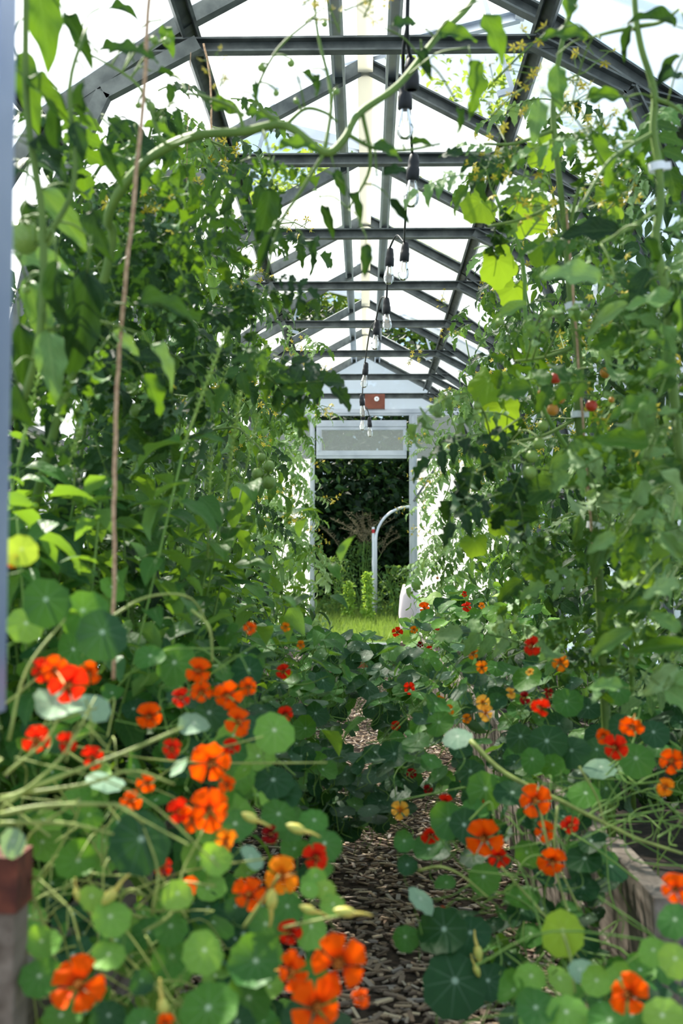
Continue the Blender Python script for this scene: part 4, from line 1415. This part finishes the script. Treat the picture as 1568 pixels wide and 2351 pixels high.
for k, (x, y, h, lab, n, tones) in enumerate(RT):
    tomato(x, y, h, lab, TG_R, 1, n, 70 + k, tones, fruits=2 if k in (0, 2) else 1, sprays=6, fol=(1, 1, 1, 0, 0, 0, 2, 2)[k])  # darker inner foliage paints the shade in gaps between leaves


def link_stalk(t, p, name, rad, reach=0.34):
    """Thin stalk from the nearest stem of the plant to p (plant space)."""
    q = min(PATHS[t.name], key=lambda v: (v - p).length_squared)
    if 0.01 < (q - p).length < reach:
        mb = MB()
        mid = (q + p) / 2 + Vector((0, 0, 0.12 * (q - p).length))
        mb.tube(smooth_path([q, mid, p], 4), rad, 5)
        obj(name, mb.mesh(name, MT['tom_stem'], True), t)


def add_fruit(t, px, py, dia, d, kind):
    link_stalk(t, rel(t, P(px, py, d)) + Vector((0, 0, dia / 2 * d / FPX)), 'fruit_stalk', 0.002)
    f = obj('fruit', M_FR[kind], t, Matrix.Translation(rel(t, P(px, py, d))) @ Matrix.Rotation(R.uniform(-0.5, 0.5), 4, 'X') @ Matrix.Scale(dia / 2 * d / FPX, 4))
    obj('calyx', M_CAL, f)


def add_tleaf(t, px, py, d, length, ang, mesh, tiltn=None):
    """Leaf whose stalk end sits on a pixel and which points along an image angle (0 = right, 90 = up)."""
    a = radians(ang)
    yd = Vector((cos(a), R.uniform(-0.25, 0.25), sin(a)))
    n = tiltn or Vector((R.uniform(-0.5, 0.5), -1, R.uniform(0.1, 0.9)))
    p = rel(t, P(px, py, d))
    if mesh.name.startswith('tomato_single'):
        link_stalk(t, p - yd.normalized() * 0.24 * length * d / FPX, 'leaf_stalk', 0.0017)
    obj('leaf', mesh, t, frame(p, yd, n, length * d / FPX))


t = bpy.data.objects['tomato_plant.001']
vine(t, [(-0.84, 3.45, 1.25), P(500, 985, 3.3), P(575, 1010, 3.25), P(612, 1050, 3.2)], 0.004, 'tom_stem', 'side_stem')
for px, py, dia in ((592, 1088, 30), (616, 1106, 36), (617, 1070, 28), (600, 1050, 22)):
    add_fruit(t, px, py, dia, 3.2, 'g')

# hero plant: near left, behind the post
t = thing('tomato_plant', (-0.66, 1.85, 0.36), 'drooping tomato plant with curled dark leaves beside the left door post', 'tomato plant', TG_L)
vine(t, [(-0.66, 1.85, 0.36), (-0.68, 1.88, 1.0), P(60, 900, 1.75), P(100, 560, 1.72), P(62, 250, 1.7), P(60, -100, 1.66)], 0.009, 'tom_stem', 'main_stem')
vine(t, [P(100, 560, 1.72), P(170, 420, 1.7), P(160, 200, 1.68), P(200, 60, 1.7)], 0.005, 'tom_stem', 'side_stem')
for px, py, L_, ang, ci, v in ((85, -40, 210, -78, 0, 0), (40, 130, 200, -70, 0, 1), (150, 30, 150, -60, 1, 2), (60, 180, 180, -40, 0, 2), (190, 190, 130, -100, 1, 3), (130, 240, 150, -95, 1, 2), (60, 330, 150, -20, 1, 3), (90, 430, 210, -50, 2, 2),
                               (130, 600, 190, -88, 1, 2), (200, 620, 320, -95, 1, 3), (60, 640, 220, -70, 2, 2), (45, 740, 200, -85, 1, 2), (110, 760, 170, -80, 2, 0), (40, 880, 160, -80, 1, 3), (310, 700, 190, 2, 1, 3), (345, 790, 130, -50, 2, 2), (260, 760, 90, -40, 2, 1), (30, 580, 150, -10, 2, 0),
                               (210, 480, 140, -75, 1, 1), (170, 280, 110, -80, 1, 0), (240, 330, 120, -70, 1, 2), (250, 120, 110, 10, 1, 1), (60, 460, 150, -85, 1, 3), (330, 860, 120, -60, 0, 1)):
    add_tleaf(t, px, py, 1.72 + R.uniform(-0.1, 0.2), L_, ang, TOM[(ci, 'single', v)])
for k in range(15):
    px, py = R.uniform(30, 260), R.uniform(150, 1000)
    add_tleaf(t, px, py, R.uniform(1.9, 2.4), R.uniform(150, 260), R.uniform(-120, 20), TOM[(R.choice((0, 1, 1)), R.randrange(8))])
for px, py, dia, kind in ((55, 545, 80, 'g'), (100, 545, 50, 'g'), (60, 665, 20, 'g')):
    add_fruit(t, px, py, dia, 1.75, kind)

# hero vine arching across the top
t = thing('tomato_plant', (-0.62, 2.3, 0.36), 'tomato plant whose thick bent stem arches across below the roof', 'tomato plant', TG_L)
vine(t, [(-0.62, 2.3, 0.36), (-0.66, 2.32, 1.0), P(245, 620, 2.2), P(248, 500, 2.15), P(290, 420, 2.1), P(360, 352, 2.05), P(450, 312, 2.0), P(560, 302, 2.0), P(655, 288, 2.0), P(745, 350, 2.0), P(790, 320, 2.0), P(825, 260, 2.02), P(915, 195, 2.06), P(1000, 90, 2.15), P(1080, 10, 2.2), P(1120, -80, 2.25)], 0.0105, 'tom_stem', 'main_stem')
for pts in ([(655, 288, 2.0), (600, 250, 2.0), (590, 205, 2.0), (640, 110, 2.02), (720, 40, 2.05)], [(745, 350, 2.0), (690, 440, 2.0), (640, 520, 2.02), (610, 640, 2.05)], [(560, 302, 2.0), (540, 250, 2.0), (460, 220, 2.0), (430, 215, 2.0)], [(800, 310, 2.0), (860, 340, 2.0), (930, 345, 2.05), (1010, 330, 2.1)],
            [(745, 350, 2.0), (760, 220, 2.05), (730, 80, 2.1), (720, -20, 2.1)], [(450, 312, 2.0), (380, 330, 1.98), (340, 240, 1.98), (300, 180, 1.98), (170, 105, 1.95)], [(830, 250, 2.02), (850, 380, 2.05), (800, 480, 2.08)], [(655, 288, 2.0), (700, 250, 2.0), (745, 258, 2.0), (775, 280, 2.0)]):
    vine(t, [P(*q) for q in pts], 0.004, 'tom_stem', 'side_stem')
for px, py, L_, ang, ci, v in ((690, 165, 60, -30, 1, 2), (405, 250, 60, -80, 1, 1), (480, 235, 80, -10, 0, 0), (390, 190, 50, -88, 1, 0), (375, 60, 70, -70, 0, 0), (230, 115, 80, 8, 1, 2), (250, 20, 80, 0, 1, 2), (305, 110, 60, -20, 0, 0), (360, 165, 55, -8, 1, 2), (250, 280, 80, -30, 1, 1), (330, 290, 80, -10, 0, 1), (620, 430, 130, -100, 1, 1),
                               (640, 340, 90, 10, 0, 1), (720, 170, 50, -70, 1, 2), (560, 220, 40, -80, 1, 0), (585, 190, 40, -85, 1, 1), (880, 400, 60, 20, 1, 1), (895, 455, 75, -50, 1, 2), (855, 330, 70, -20, 0, 0), (1050, 245, 60, -75, 1, 3), (970, 110, 70, -80, 1, 1), (940, 330, 60, 5, 1, 2), (800, 440, 80, -60, 1, 2), (840, 560, 70, -90, 1, 1), (740, 470, 80, -70, 1, 2),
                               (560, 260, 60, -5, 0, 0), (900, 60, 70, 20, 1, 0), (1000, 70, 90, -10, 0, 0), (1080, 140, 120, -80, 0, 1), (1110, 30, 110, -60, 0, 0), (620, 540, 90, -110, 1, 2), (700, 550, 70, -60, 1, 2), (770, 390, 60, -70, 1, 1)):
    add_tleaf(t, px, py, 2.02 + R.uniform(-0.08, 0.15), L_ * 1.15, ang, TOM[(ci, 'single', v)])
for k in range(84):
    px = R.uniform(150, 640)
    py = R.uniform(330, 880) + max(0, (px - 450)) * 0.2
    add_tleaf(t, px, py, R.uniform(2.1, 2.8), R.uniform(110, 220), R.uniform(-140, 20), TOM[(R.choice((0, 1, 1, 1)), R.randrange(8))])
for px, py, dia in ((600, 155, 20), (668, 145, 20), (634, 214, 16), (317, 242, 16), (346, 245, 24), (374, 275, 16), (354, 92, 20), (383, 95, 18), (772, 210, 16), (745, 55, 16), (680, 232, 14)):
    add_fruit(t, px, py, dia, 2.0, 'g')
for px, py, s_ in ((790, 25, 1.5), (835, 40, 1.5), (780, 75, 1.3), (700, 50, 1.3), (500, 220, 1.2), (690, 15, 1.0)):
    obj('blossom_spray', BLS[R.randrange(3)], t, facing(rel(t, P(px, py, 2.05)), (R.uniform(-1, 1), -1, R.uniform(-0.5, 1)), R.uniform(-1, 1), s_ * 0.6))

# hero plant: right, clipped stem with ripe fruit
t = thing('tomato_plant', (0.52, 2.6, 0.36), 'clipped tomato plant with ripening red and orange fruit at right', 'tomato plant', TG_R)
vine(t, [(0.53, 2.62, 0.36), P(1375, 1330, 2.62), P(1365, 1206, 2.6), P(1345, 1080, 2.6), P(1326, 952, 2.6), P(1332, 850, 2.6), P(1312, 702, 2.6), P(1300, 560, 2.6), P(1285, 420, 2.6), P(1270, 250, 2.6), P(1290, 100, 2.6), P(1330, -40, 2.6)], 0.0105, 'tom_stem', 'main_stem')
for pts in ([(1325, 960, 2.6), (1250, 1000, 2.56), (1150, 1030, 2.54), (1080, 1120, 2.52)], [(1312, 800, 2.6), (1250, 820, 2.57), (1180, 830, 2.56)], [(1332, 880, 2.6), (1275, 890, 2.56), (1235, 940, 2.54)], [(1300, 560, 2.6), (1340, 400, 2.56), (1420, 310, 2.54)], [(1345, 1080, 2.6), (1400, 1000, 2.55), (1450, 960, 2.52)],
            [(1345, 1100, 2.6), (1400, 1140, 2.55), (1460, 1080, 2.5)], [(1290, 460, 2.6), (1210, 500, 2.58), (1120, 520, 2.56)], [(1270, 300, 2.6), (1180, 330, 2.55), (1110, 330, 2.55)]):
    vine(t, [P(*q) for q in pts], 0.0045, 'tom_stem', 'side_stem')
for px, py, dia, k in ((1275, 868, 28, 'r'), (1358, 931, 28, 'r'), (1286, 914, 26, 'o'), (1269, 941, 28, 'o'), (1241, 902, 14, 'o'), (1256, 918, 11, 'o'), (1247, 977, 26, 'g'), (1238, 1018, 28, 'g'), (1222, 1048, 30, 'g'), (1218, 1085, 32, 'g'), (1150, 1080, 13, 'g'), (1260, 720, 26, 'g'), (1281, 722, 22, 'g'), (1147, 740, 20, 'g'), (1344, 723, 24, 'g'), (1185, 895, 16, 'g'), (1404, 918, 14, 'o'), (1095, 932, 20, 'g')):
    add_fruit(t, px, py, dia, 2.36, k)
for k in range(64):
    py = R.uniform(330, 1500)
    px = R.gauss(1290 + (py - 700) * 0.09, 95)
    left = px < 1300 + (py - 700) * 0.09
    add_tleaf(t, px, py, R.uniform(2.5, 2.9), R.uniform(110, 210), R.uniform(150, 260) if left else R.uniform(-80, 30), TOM[(R.choice((0, 0, 2, 1)), R.randrange(8))])
for k in range(16):
    px, py = R.uniform(1120, 1420), R.uniform(150, 800)
    obj('blossom_spray', BLS[R.randrange(3)], t, facing(rel(t, P(px, py, R.uniform(2.45, 2.7))), (R.uniform(-1, 1), -1, R.uniform(-0.5, 1)), R.uniform(-1, 1), R.uniform(0.8, 1.3)))
for px, py, L_, ang, ci, v in ((1400, 1020, 150, 200, 2, 0), (1300, 1030, 130, -120, 2, 1), (1370, 1160, 160, 20, 2, 0), (1290, 1120, 150, 185, 0, 0), (1330, 880, 90, 170, 2, 0), (1400, 860, 130, -30, 2, 1), (1440, 1020, 130, -40, 2, 2), 
                               (1240, 1190, 130, 170, 0, 1), (1390, 1230, 120, -110, 2, 2), (1330, 1180, 90, -95, 2, 2), (1470, 1230, 140, 0, 2, 0), (1210, 700, 100, 200, 2, 2), (1370, 780, 80, -60, 2, 1)):
    add_tleaf(t, px, py, 2.48 + R.uniform(-0.1, 0.1), L_ * 1.1, ang, TOM[(ci, 'single', v)])

for px, py, L_, ang, v in ((1200, 960, 230, 220, 1), (1170, 1050, 250, 208, 5), (1090, 1050, 190, -95, 6), (1110, 1000, 190, 200, 2), (1190, 1130, 190, -75, 7), (1210, 1060, 180, 240, 3), (1150, 1130, 180, 215, 0)):
    add_tleaf(t, px, py, 2.42 + R.uniform(-0.1, 0.1), L_, ang, TOM[(1, v)])

# hero plant: thick stem at far right
t = thing('tomato_plant', (0.72, 2.32, 0.34), 'tomato plant with thick pale stem along the upper right edge', 'tomato plant', TG_R)
vine(t, [(0.72, 2.32, 0.33), P(1568, 1100, 2.08), P(1530, 680, 2.05), P(1505, 560, 2.05), P(1516, 470, 2.05), P(1512, 380, 2.05), P(1500, 300, 2.05), P(1502, 210, 2.05), P(1472, 110, 2.05), P(1458, 20, 2.05), P(1455, -80, 2.05)], 0.0092, 'tom_stem', 'main_stem')
for pts in ([(1500, 305, 2.05), (1440, 340, 2.03), (1390, 380, 2.02), (1330, 480, 2.0)], [(1500, 225, 2.05), (1540, 240, 2.04), (1568, 260, 2.04)], [(1468, 65, 2.05), (1420, 70, 2.05), (1360, 85, 2.05)], [(1470, 60, 2.05), (1520, 50, 2.02), (1560, 20, 2.0)], [(1515, 480, 2.05), (1450, 520, 2.03), (1380, 560, 2.0)]):
    vine(t, [P(*q) for q in pts], 0.0045, 'tom_stem', 'side_stem')
for px, py, L_, ang, ci, v in ((1350, 85, 120, 170, 0, 0), (1300, 40, 110, 80, 0, 1), (1280, 150, 110, -90, 2, 0), (1340, 230, 110, 10, 0, 0), (1420, 220, 90, 170, 0, 2), (1510, 190, 110, 30, 1, 1), (1550, 60, 130, 160, 1, 2), (1240, 230, 110, -100, 2, 0), (1360, 320, 130, -60, 0, 1), (1420, 360, 110, -20, 0, 1), (1450, 60, 90, -110, 1, 2), (1560, 130, 90, -140, 1, 2), (1490, 620, 120, -120, 1, 0), (1420, 530, 140, 180, 1, 0), (1480, 540, 110, -60, 1, 2), (1380, 640, 150, 170, 2, 0), (1540, 640, 110, -80, 1, 3), (1440, 700, 130, -150, 2, 2)):
    add_tleaf(t, px, py, 2.02 + R.uniform(-0.08, 0.15), L_, ang, TOM[(ci, 'single', v)])
for k in range(64):
    px, py = R.uniform(1330, 1600), 200 + 1250 * R.random() ** 0.7
    add_tleaf(t, px, py, R.uniform(2.1, 2.6), R.uniform(130, 240), R.uniform(-200, 20), TOM[(R.choice((0, 2, 2, 0)), R.randrange(8))])

for k in range(44):
    px, py = R.uniform(1400, 1600), R.uniform(640, 1580)
    if 780 < py < 1080:
        px = max(px, 1490)
    add_tleaf(t, px, py, R.uniform(1.92, 2.06), R.uniform(80, 150), R.uniform(-220, 40), TOM[(R.choice((2, 2, 0)), 'single', R.randrange(3))])

# ---------------------------------------------------------------- squash vine with broad leaves on the right
def broad_leaf(seed):
    r = random.Random(seed)
    mb = MB()
    n = 30
    mb.v.append(Vector((0, 0, 0)))
    rings = (0.35, 0.7, 1.0)
    for q in rings:
        for j in range(n):
            a = 2 * pi * j / n
            rr = q * (1 + q * (0.10 * cos(5 * a + pi) + 0.03 * cos(15 * a)) - (0.45 * q if abs(a - pi / 2) < 0.16 else 0))
            mb.v.append(Vector((rr * cos(a), rr * sin(a) - 0.3 * q, 0.10 * q * sin(2 * a + seed) - 0.15 * q * q + 0.03 * q * cos(10 * a))))

    def uv(k):
        if k == 0:
            return (0.5, 0.5)
        q = rings[(k - 1) // n]
        a = 2 * pi * ((k - 1) % n) / n
        return (0.5 + 0.5 * q * cos(a), 0.5 + 0.5 * q * sin(a))
    for j in range(n):
        i = (0, 1 + j, 1 + (j + 1) % n)
        mb.face(i, 0, [uv(k) for k in i])
        for q in range(2):
            a, c = 1 + q * n + j, 1 + q * n + (j + 1) % n
            i = (a, a + n, c + n, c)
            mb.face(i, 0, [uv(k) for k in i])
    mb.tube(smooth_path([(0, 0, 0), (0.1, 0.4, -0.3), (0.2, 0.6, -0.9), (0.1, 0.5, -1.6)], 3), 0.035, 5, 1)
    return mb.mesh('broad_leaf', [MT['squash'], MT['stalk']], True)


BRL = [broad_leaf(k) for k in range(4)]
t = thing('squash_vine', (0.66, 3.0, 0.36), 'climbing squash vine with broad rounded leaves on the right', 'squash vine')
vine(t, [(0.66, 3.0, 0.36), (0.64, 3.0, 1.0), P(1230, 900, 2.9), P(1200, 600, 2.9), P(1150, 480, 2.9), P(1110, 380, 2.9)], 0.007, 'stalk', 'main_stem')
for px, py, dia, d in ((1105, 462, 92, 2.85), (1205, 475, 110, 2.9), (1142, 596, 100, 2.8), (1250, 560, 80, 2.85), (1120, 870, 96, 2.75), (1150, 935, 110, 2.8), (1490, 1265, 130, 2.3), (1440, 1215, 90, 2.35), (1180, 660, 70, 2.9), (1240, 340, 80, 2.85), (1400, 450, 90, 2.7), (1160, 1180, 80, 2.8), (1090, 1240, 60, 3.2), (1230, 1290, 80, 2.7)):
    p = P(px, py, d)
    obj('leaf', BRL[R.randrange(4)], t, facing(rel(t, p), leaf_normal(p, 0.35, 0.2, 0.9), R.uniform(-0.6, 0.6), dia * 0.52 * d / FPX))

# ---------------------------------------------------------------- basil
def basil_leaf(seed):
    r = random.Random(seed)
    mb = MB()
    leaflet(mb, Matrix.Identity(4), 1.0, r.uniform(0.26, 0.33), 0.0, 1, r.uniform(0.3, 1.2), r.uniform(0.15, 0.5), 0.02, 12, 6, 0, seed)
    mb.tube([(0, -0.22, 0.03), (0, 0.0, 0)], 0.014, 5, 1)
    return mb.mesh('basil_leaf', [MT['basil'], MT['stalk']], True)


BL = [basil_leaf(500 + k) for k in range(6)]


def basil_spike(seed):
    r = random.Random(seed)
    mb = MB()
    mb.tube([(0, 0, 0), (0, 0.01, 0.5), (0.02, 0, 1.0)], [0.014, 0.012, 0.006], 5)
    for k in range(16):
        z = 0.25 + 0.75 * k / 16
        for j in range(4):
            a = j * pi / 2 + k
            leaflet(mb, frame((0, 0, z), (cos(a), sin(a), 0.5), (0, 0, 1)), 0.06, 0.02, 0, 1, -0.3, 0.3, 0, 2, 2)
    return mb.mesh('flower_spike', MT['bflower'], True)


BS = [basil_spike(k) for k in range(2)]
mb = MB()
_lb = MB()
leaflet(_lb, Matrix.Identity(4), 1.0, 0.3, 0, 1, 0.8, 0.3, 0, 4, 2)
rr_ = random.Random(5)
for k in range(260):
    p = Vector((rr_.gauss(0, 0.15), rr_.gauss(0, 0.18), rr_.uniform(0.02, 0.72)))
    mb.add(_lb, frame(p, (rr_.uniform(-1, 1), rr_.uniform(-1, 1), rr_.uniform(-0.5, 0.5)), (rr_.uniform(-0.3, 0.3), rr_.uniform(-0.6, 0.2), 1), rr_.uniform(0.05, 0.1)))
M_BF = mb.mesh('basil_inner_foliage', MT['basil'], True)
BP = [((-0.88, 2.05), 1.15, 'basil bush beside the left door post under curled tomato leaves'), ((-0.68, 3.0), 1.2, 'basil bush in the middle of the left basil patch'), ((-0.56, 2.15), 1.22, 'basil bush with broad pointed leaves behind the jute twine'), ((-0.74, 2.35), 1.2, 'basil bush half hidden behind the left nasturtium leaves'), ((-0.50, 2.75), 1.22, 'basil bush with tall pale flower spikes beside green tomatoes'),
      ((-0.52, 3.4), 1.12, 'basil bush nearest the path at left centre'), ((-0.55, 4.3), 1.0, 'far small basil bush by the left path edge')]
for k, ((x, y), h, lab) in enumerate(BP):
    t = thing('basil_plant', (x, y, 0.36), lab, 'basil', 'basil bushes in the left bed')
    r = random.Random(600 + k)
    tips = []
    for j in range(9):
        az, rad_ = r.uniform(0, 6.28), r.uniform(0.05, 0.24)
        top = Vector((rad_ * cos(az), rad_ * sin(az), (h - 0.36) * r.uniform(0.7, 1.0)))
        pth = smooth_path([Vector((0, 0, 0)), Vector((top.x * 0.5, top.y * 0.5, top.z * 0.4)), top], 5)
        mb = MB()
        mb.tube(pth, [0.004 - 0.002 * i / len(pth) for i in range(len(pth))], 5)
        obj('stem', mb.mesh('stem', MT['stalk'], True), t)
        for f in (0.35, 0.5, 0.62, 0.74, 0.86, 0.97):
            p = pth[min(len(pth) - 1, int(f * len(pth)))]
            a0 = r.uniform(0, 6.28)
            for s in (0, pi):
                a = a0 + s + r.gauss(0, 0.2)
                yd = Vector((cos(a), sin(a), r.uniform(-0.5, 0.35)))
                obj('leaf', BL[r.randrange(6)], t, frame(p + yd * 0.015, yd, Vector((0, -0.35, 1)), r.uniform(0.075, 0.15) * (1.1 - 0.25 * f)))
        if k in (4, 5) and j < 5 or k in (1, 2, 3) and j < 2:
            obj('flower_spike', BS[j % 2], t, Matrix.Translation(top) @ Matrix.Rotation(r.uniform(0, 0.35), 4, 'Y') @ Matrix.Scale(r.uniform(0.18, 0.3), 4))
    o = obj('foliage', M_BF, t, Matrix.Rotation(r.uniform(0, 6), 4, 'Z') @ Matrix.Scale((h - 0.36) / 0.8, 4, (0, 0, 1)), 'stuff')
    o['label'] = 'dense small inner leaves'

# ---------------------------------------------------------------- garden beyond the door
def leaf_cloud(seed, n, fn, size, mat, up=0.3):
    r = random.Random(seed)
    mb = MB()
    for k in range(n):
        p = fn(r)
        s = r.uniform(*size)
        d = Vector((r.gauss(0, 1), r.gauss(0, 1), r.gauss(-0.2, 0.7))).normalized()
        n_ = Vector((r.gauss(0, 0.6), r.gauss(-0.3, 0.6), up + r.random()))
        M_ = frame(p, d, n_, s)
        b = len(mb.v)
        for q in ((0, 0, 0), (0.28, 0.45, 0.05), (0, 1, -0.1), (-0.28, 0.45, 0.05)):
            mb.v.append(M_ @ Vector(q))
        mb.face((b, b + 1, b + 2), 0, [(0.5, 0), (1, 0.5), (0.5, 1)])
        mb.face((b, b + 2, b + 3), 0, [(0.5, 0), (0.5, 1), (0, 0.5)])
    return mb.mesh('foliage', mat)


def tree(x, y, h, rx, rz, zc, seed, n, size, mat, lab):
    r = random.Random(seed)
    z0 = ground_z(x, y)
    t = thing('garden_tree', (x, y, z0), lab, 'tree', 'trees beyond the greenhouse')
    blobs = [(Vector((r.uniform(-0.6, 0.6) * rx, r.uniform(-0.5, 0.5) * rx, zc + r.uniform(-0.95, 0.75) * rz)), r.uniform(0.35, 0.6) * rx) for _ in range(26)]

    def fn(q):
        c, rad_ = blobs[q.randrange(len(blobs))]
        d = Vector((q.gauss(0, 1), q.gauss(0, 1), q.gauss(0, 1))).normalized()
        return c + d * rad_ * (q.random() ** 0.4)
    o = obj('foliage', leaf_cloud(seed, n, fn, size, mat), t, None, 'stuff')
    mb = MB()
    mb.tube(smooth_path([(0, 0, -0.1), (0.1, 0, zc * 0.5), (0, 0.1, zc)], 4), [0.22 * rx / 2.5] * 5 + [0.12] * 4, 8)
    for k in range(7):
        c = blobs[k][0]
        mb.tube(smooth_path([(0.05, 0, zc * 0.5), Vector((c.x * 0.5, c.y * 0.5, (zc * 0.5 + c.z) / 2 + 0.2)), c], 4), [0.07, 0.06, 0.06, 0.05, 0.04, 0.04, 0.03, 0.03, 0.02], 6)
    obj('trunk', mb.mesh('trunk', MT['bark'], True), t)


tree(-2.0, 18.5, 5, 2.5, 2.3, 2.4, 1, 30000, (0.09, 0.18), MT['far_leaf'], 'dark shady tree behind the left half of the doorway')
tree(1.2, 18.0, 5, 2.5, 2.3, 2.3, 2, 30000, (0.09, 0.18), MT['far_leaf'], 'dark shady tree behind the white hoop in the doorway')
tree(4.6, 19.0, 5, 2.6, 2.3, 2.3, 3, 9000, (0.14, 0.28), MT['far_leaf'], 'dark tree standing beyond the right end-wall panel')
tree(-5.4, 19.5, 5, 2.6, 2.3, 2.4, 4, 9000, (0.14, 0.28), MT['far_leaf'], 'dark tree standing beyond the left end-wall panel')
tree(2.6, 26.0, 11, 3.2, 3.0, 8.2, 5, 8000, (0.12, 0.3), MT['far_leaf_sunlit'], 'tall sunlit tree seen through the near right roof vent')
tree(-1.8, 26.0, 10, 3.0, 2.8, 6.8, 6, 8000, (0.12, 0.3), MT['far_leaf_sunlit'], 'tall tree seen through the left roof vents')

# shrubs and herbs at the door
def shrub(x, y, h, w, seed, n, size, mat, lab, name='garden_shrub', cat='shrub', stems=8, plume=False):
    r = random.Random(seed)
    z0 = ground_z(x, y)
    t = thing(name, (x, y, z0), lab, cat, 'plants outside the door')

    def fn(q):
        a, f = q.uniform(0, 6.28), q.random()
        rad_ = w * math.sqrt(q.random()) * (0.55 + 0.45 * sin(pi * min(1, f + 0.15)))
        return Vector((rad_ * cos(a), rad_ * sin(a), h * f))
    obj('foliage', leaf_cloud(seed, n, fn, size, mat), t, None, 'stuff')
    for k in range(stems):
        a = r.uniform(0, 6.28)
        mb = MB()
        e = Vector((w * 0.9 * r.uniform(-1, 1), w * 0.5 * sin(a), h * r.uniform(0.8, 1.05)))
        mb.tube(smooth_path([(0, 0, 0), Vector((e.x * 0.4, e.y * 0.4, h * 0.5)), e], 4), [0.009, 0.008, 0.008, 0.007, 0.007, 0.006, 0.005, 0.004, 0.003], 5)
        obj('stem', mb.mesh('stem', MT['stalk'], True), t)
        if plume:
            for j in range(3):
                mb = MB()
                dr = Vector((r.uniform(-0.8, 0.8), r.uniform(-0.3, 0.3), r.uniform(0.5, 1))).normalized()
                L_ = r.uniform(0.3, 0.5)
                pts = smooth_path([e, e + dr * L_ * 0.5, e + dr * L_ + Vector((dr.x * 0.08, 0, -0.04))], 5)
                mb.tube(pts, 0.003, 4)
                for q in range(40):
                    p = pts[min(len(pts) - 1, int((0.2 + 0.8 * q / 40) * len(pts)))]
                    mb.tube([p, p + Vector((r.gauss(0, 0.025), r.gauss(0, 0.025), r.uniform(0.0, 0.04)))], 0.0028, 3, 0, False)
                obj('plume', mb.mesh('plume', MT['plume']), t)
    return t


def gx(px, d):
    return (px - 840) * d / FPX


shrub(gx(830, 16.0), 16.0, 0.95, 0.34, 11, 900, (0.03, 0.08), MT['shrub_leaf'], 'grey-green bush with wispy dry plumes in the doorway', plume=True, stems=9)
shrub(gx(770, 15.2), 15.2, 0.75, 0.26, 12, 700, (0.03, 0.08), MT['shrub_leaf'], 'low green bush with red specks at the left of the doorway')
shrub(gx(912, 15.2), 15.2, 0.7, 0.3, 13, 800, (0.03, 0.08), MT['shrub_leaf'], 'low dark green bush beside the right door jamb')
shrub(gx(845, 14.6), 14.6, 0.62, 0.08, 14, 420, (0.03, 0.08), MT['bright_leaf'], 'bright yellow-green leafy herb upright in front of the bush', 'tall_herb', 'herb', 4)
shrub(gx(800, 14.8), 14.8, 0.48, 0.08, 15, 320, (0.03, 0.08), MT['bright_leaf'], 'shorter bright green herb at the left of the tall herb', 'tall_herb', 'herb', 4)
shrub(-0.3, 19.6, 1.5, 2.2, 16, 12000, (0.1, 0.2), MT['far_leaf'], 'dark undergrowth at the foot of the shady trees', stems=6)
# red berries on the low bush are too small to build apart

# grass
mb = MB()
r = random.Random(9)
for k in range(16000):
    y = END_Y + 0.2 + 4.0 * r.random() ** 1.3
    x = r.uniform(-1.4, 1.3)
    z = ground_z(x, y)
    h_ = r.uniform(0.04, 0.13)
    a = r.uniform(0, 6.28)
    w_ = 0.006
    lean = Vector((r.gauss(0, 0.04), r.gauss(0, 0.04), 0))
    b = len(mb.v)
    mb.v += [Vector((x - w_ * cos(a), y - w_ * sin(a), z - 0.01)), Vector((x + w_ * cos(a), y + w_ * sin(a), z - 0.01)), Vector((x, y, z + h_)) + lean]
    mb.face((b, b + 1, b + 2))
tag(obj('lawn_grass', mb.mesh('lawn_grass', MT['grass'])), 'sunlit grass growing outside the open door', 'grass', kind='stuff')

# white hoop and marker post
d = 15.6
t = thing('garden_hoop', (gx(863, d), d, ground_z(gx(863, d), d)), 'white plastic hoop arching behind the plants in the doorway', 'hoop')
Rr = 0.44
cx_ = gx(863, d) + Rr
zt = HC - (1163 - 1330) * d / FPX - Rr
for k, off in enumerate((0.0, 0.10)):
    mb = MB()
    pts = [Vector((cx_ - Rr, d + off, t.location.z - 0.1))] + [Vector((cx_ - Rr * cos(a), d + off, zt + Rr * sin(a))) for a in [pi * i / 16 for i in range(17)]] + [Vector((cx_ + Rr, d + off, t.location.z - 0.1))]
    mb.tube([p - t.location for p in pts], 0.017, 8)
    obj('pipe', mb.mesh('pipe', MT['pvc'], True), t)
d = 15.4
t = thing('marker_post', (gx(857, d), d, ground_z(gx(857, d), d)), 'thin white marker post with red band beside the hoop', 'post')
hh = HC - (1210 - 1330) * d / FPX - t.location.z
mb = MB()
mb.tube([(0, 0, -0.1), (0.0, 0, hh)], 0.018, 8)
obj('shaft', mb.mesh('shaft', MT['pvc']), t)
mb = MB()
mb.lathe([(0.0185, hh - 0.08), (0.0195, hh - 0.08), (0.0195, hh - 0.03), (0.0185, hh - 0.03)], 10)
obj('band', mb.mesh('band', MT['red']), t)

# white pot by the jamb
d = 12.3
p = P(934, 1392, d)
t = thing('white_pot', (p.x + 0.03, d, 0.3), 'rounded white pot half hidden beside the right door jamb', 'pot')
mb = MB()
hz = HC - (1342 - 1330) * d / FPX - 0.3
mb.lathe([(0.0, 0), (0.07, 0.0), (0.10, hz * 0.25), (0.115, hz * 0.5), (0.10, hz * 0.8), (0.07, hz), (0.06, hz), (0.085, hz * 0.75), (0.0, hz * 0.6)], 18)
obj('body', mb.mesh('body', MT['pot'], True), t)
mb = MB()
mb.box(-0.12, 0.12, -0.12, 0.12, -0.3, 0.0)
obj('stand', mb.mesh('stand', MT['wood']), t)
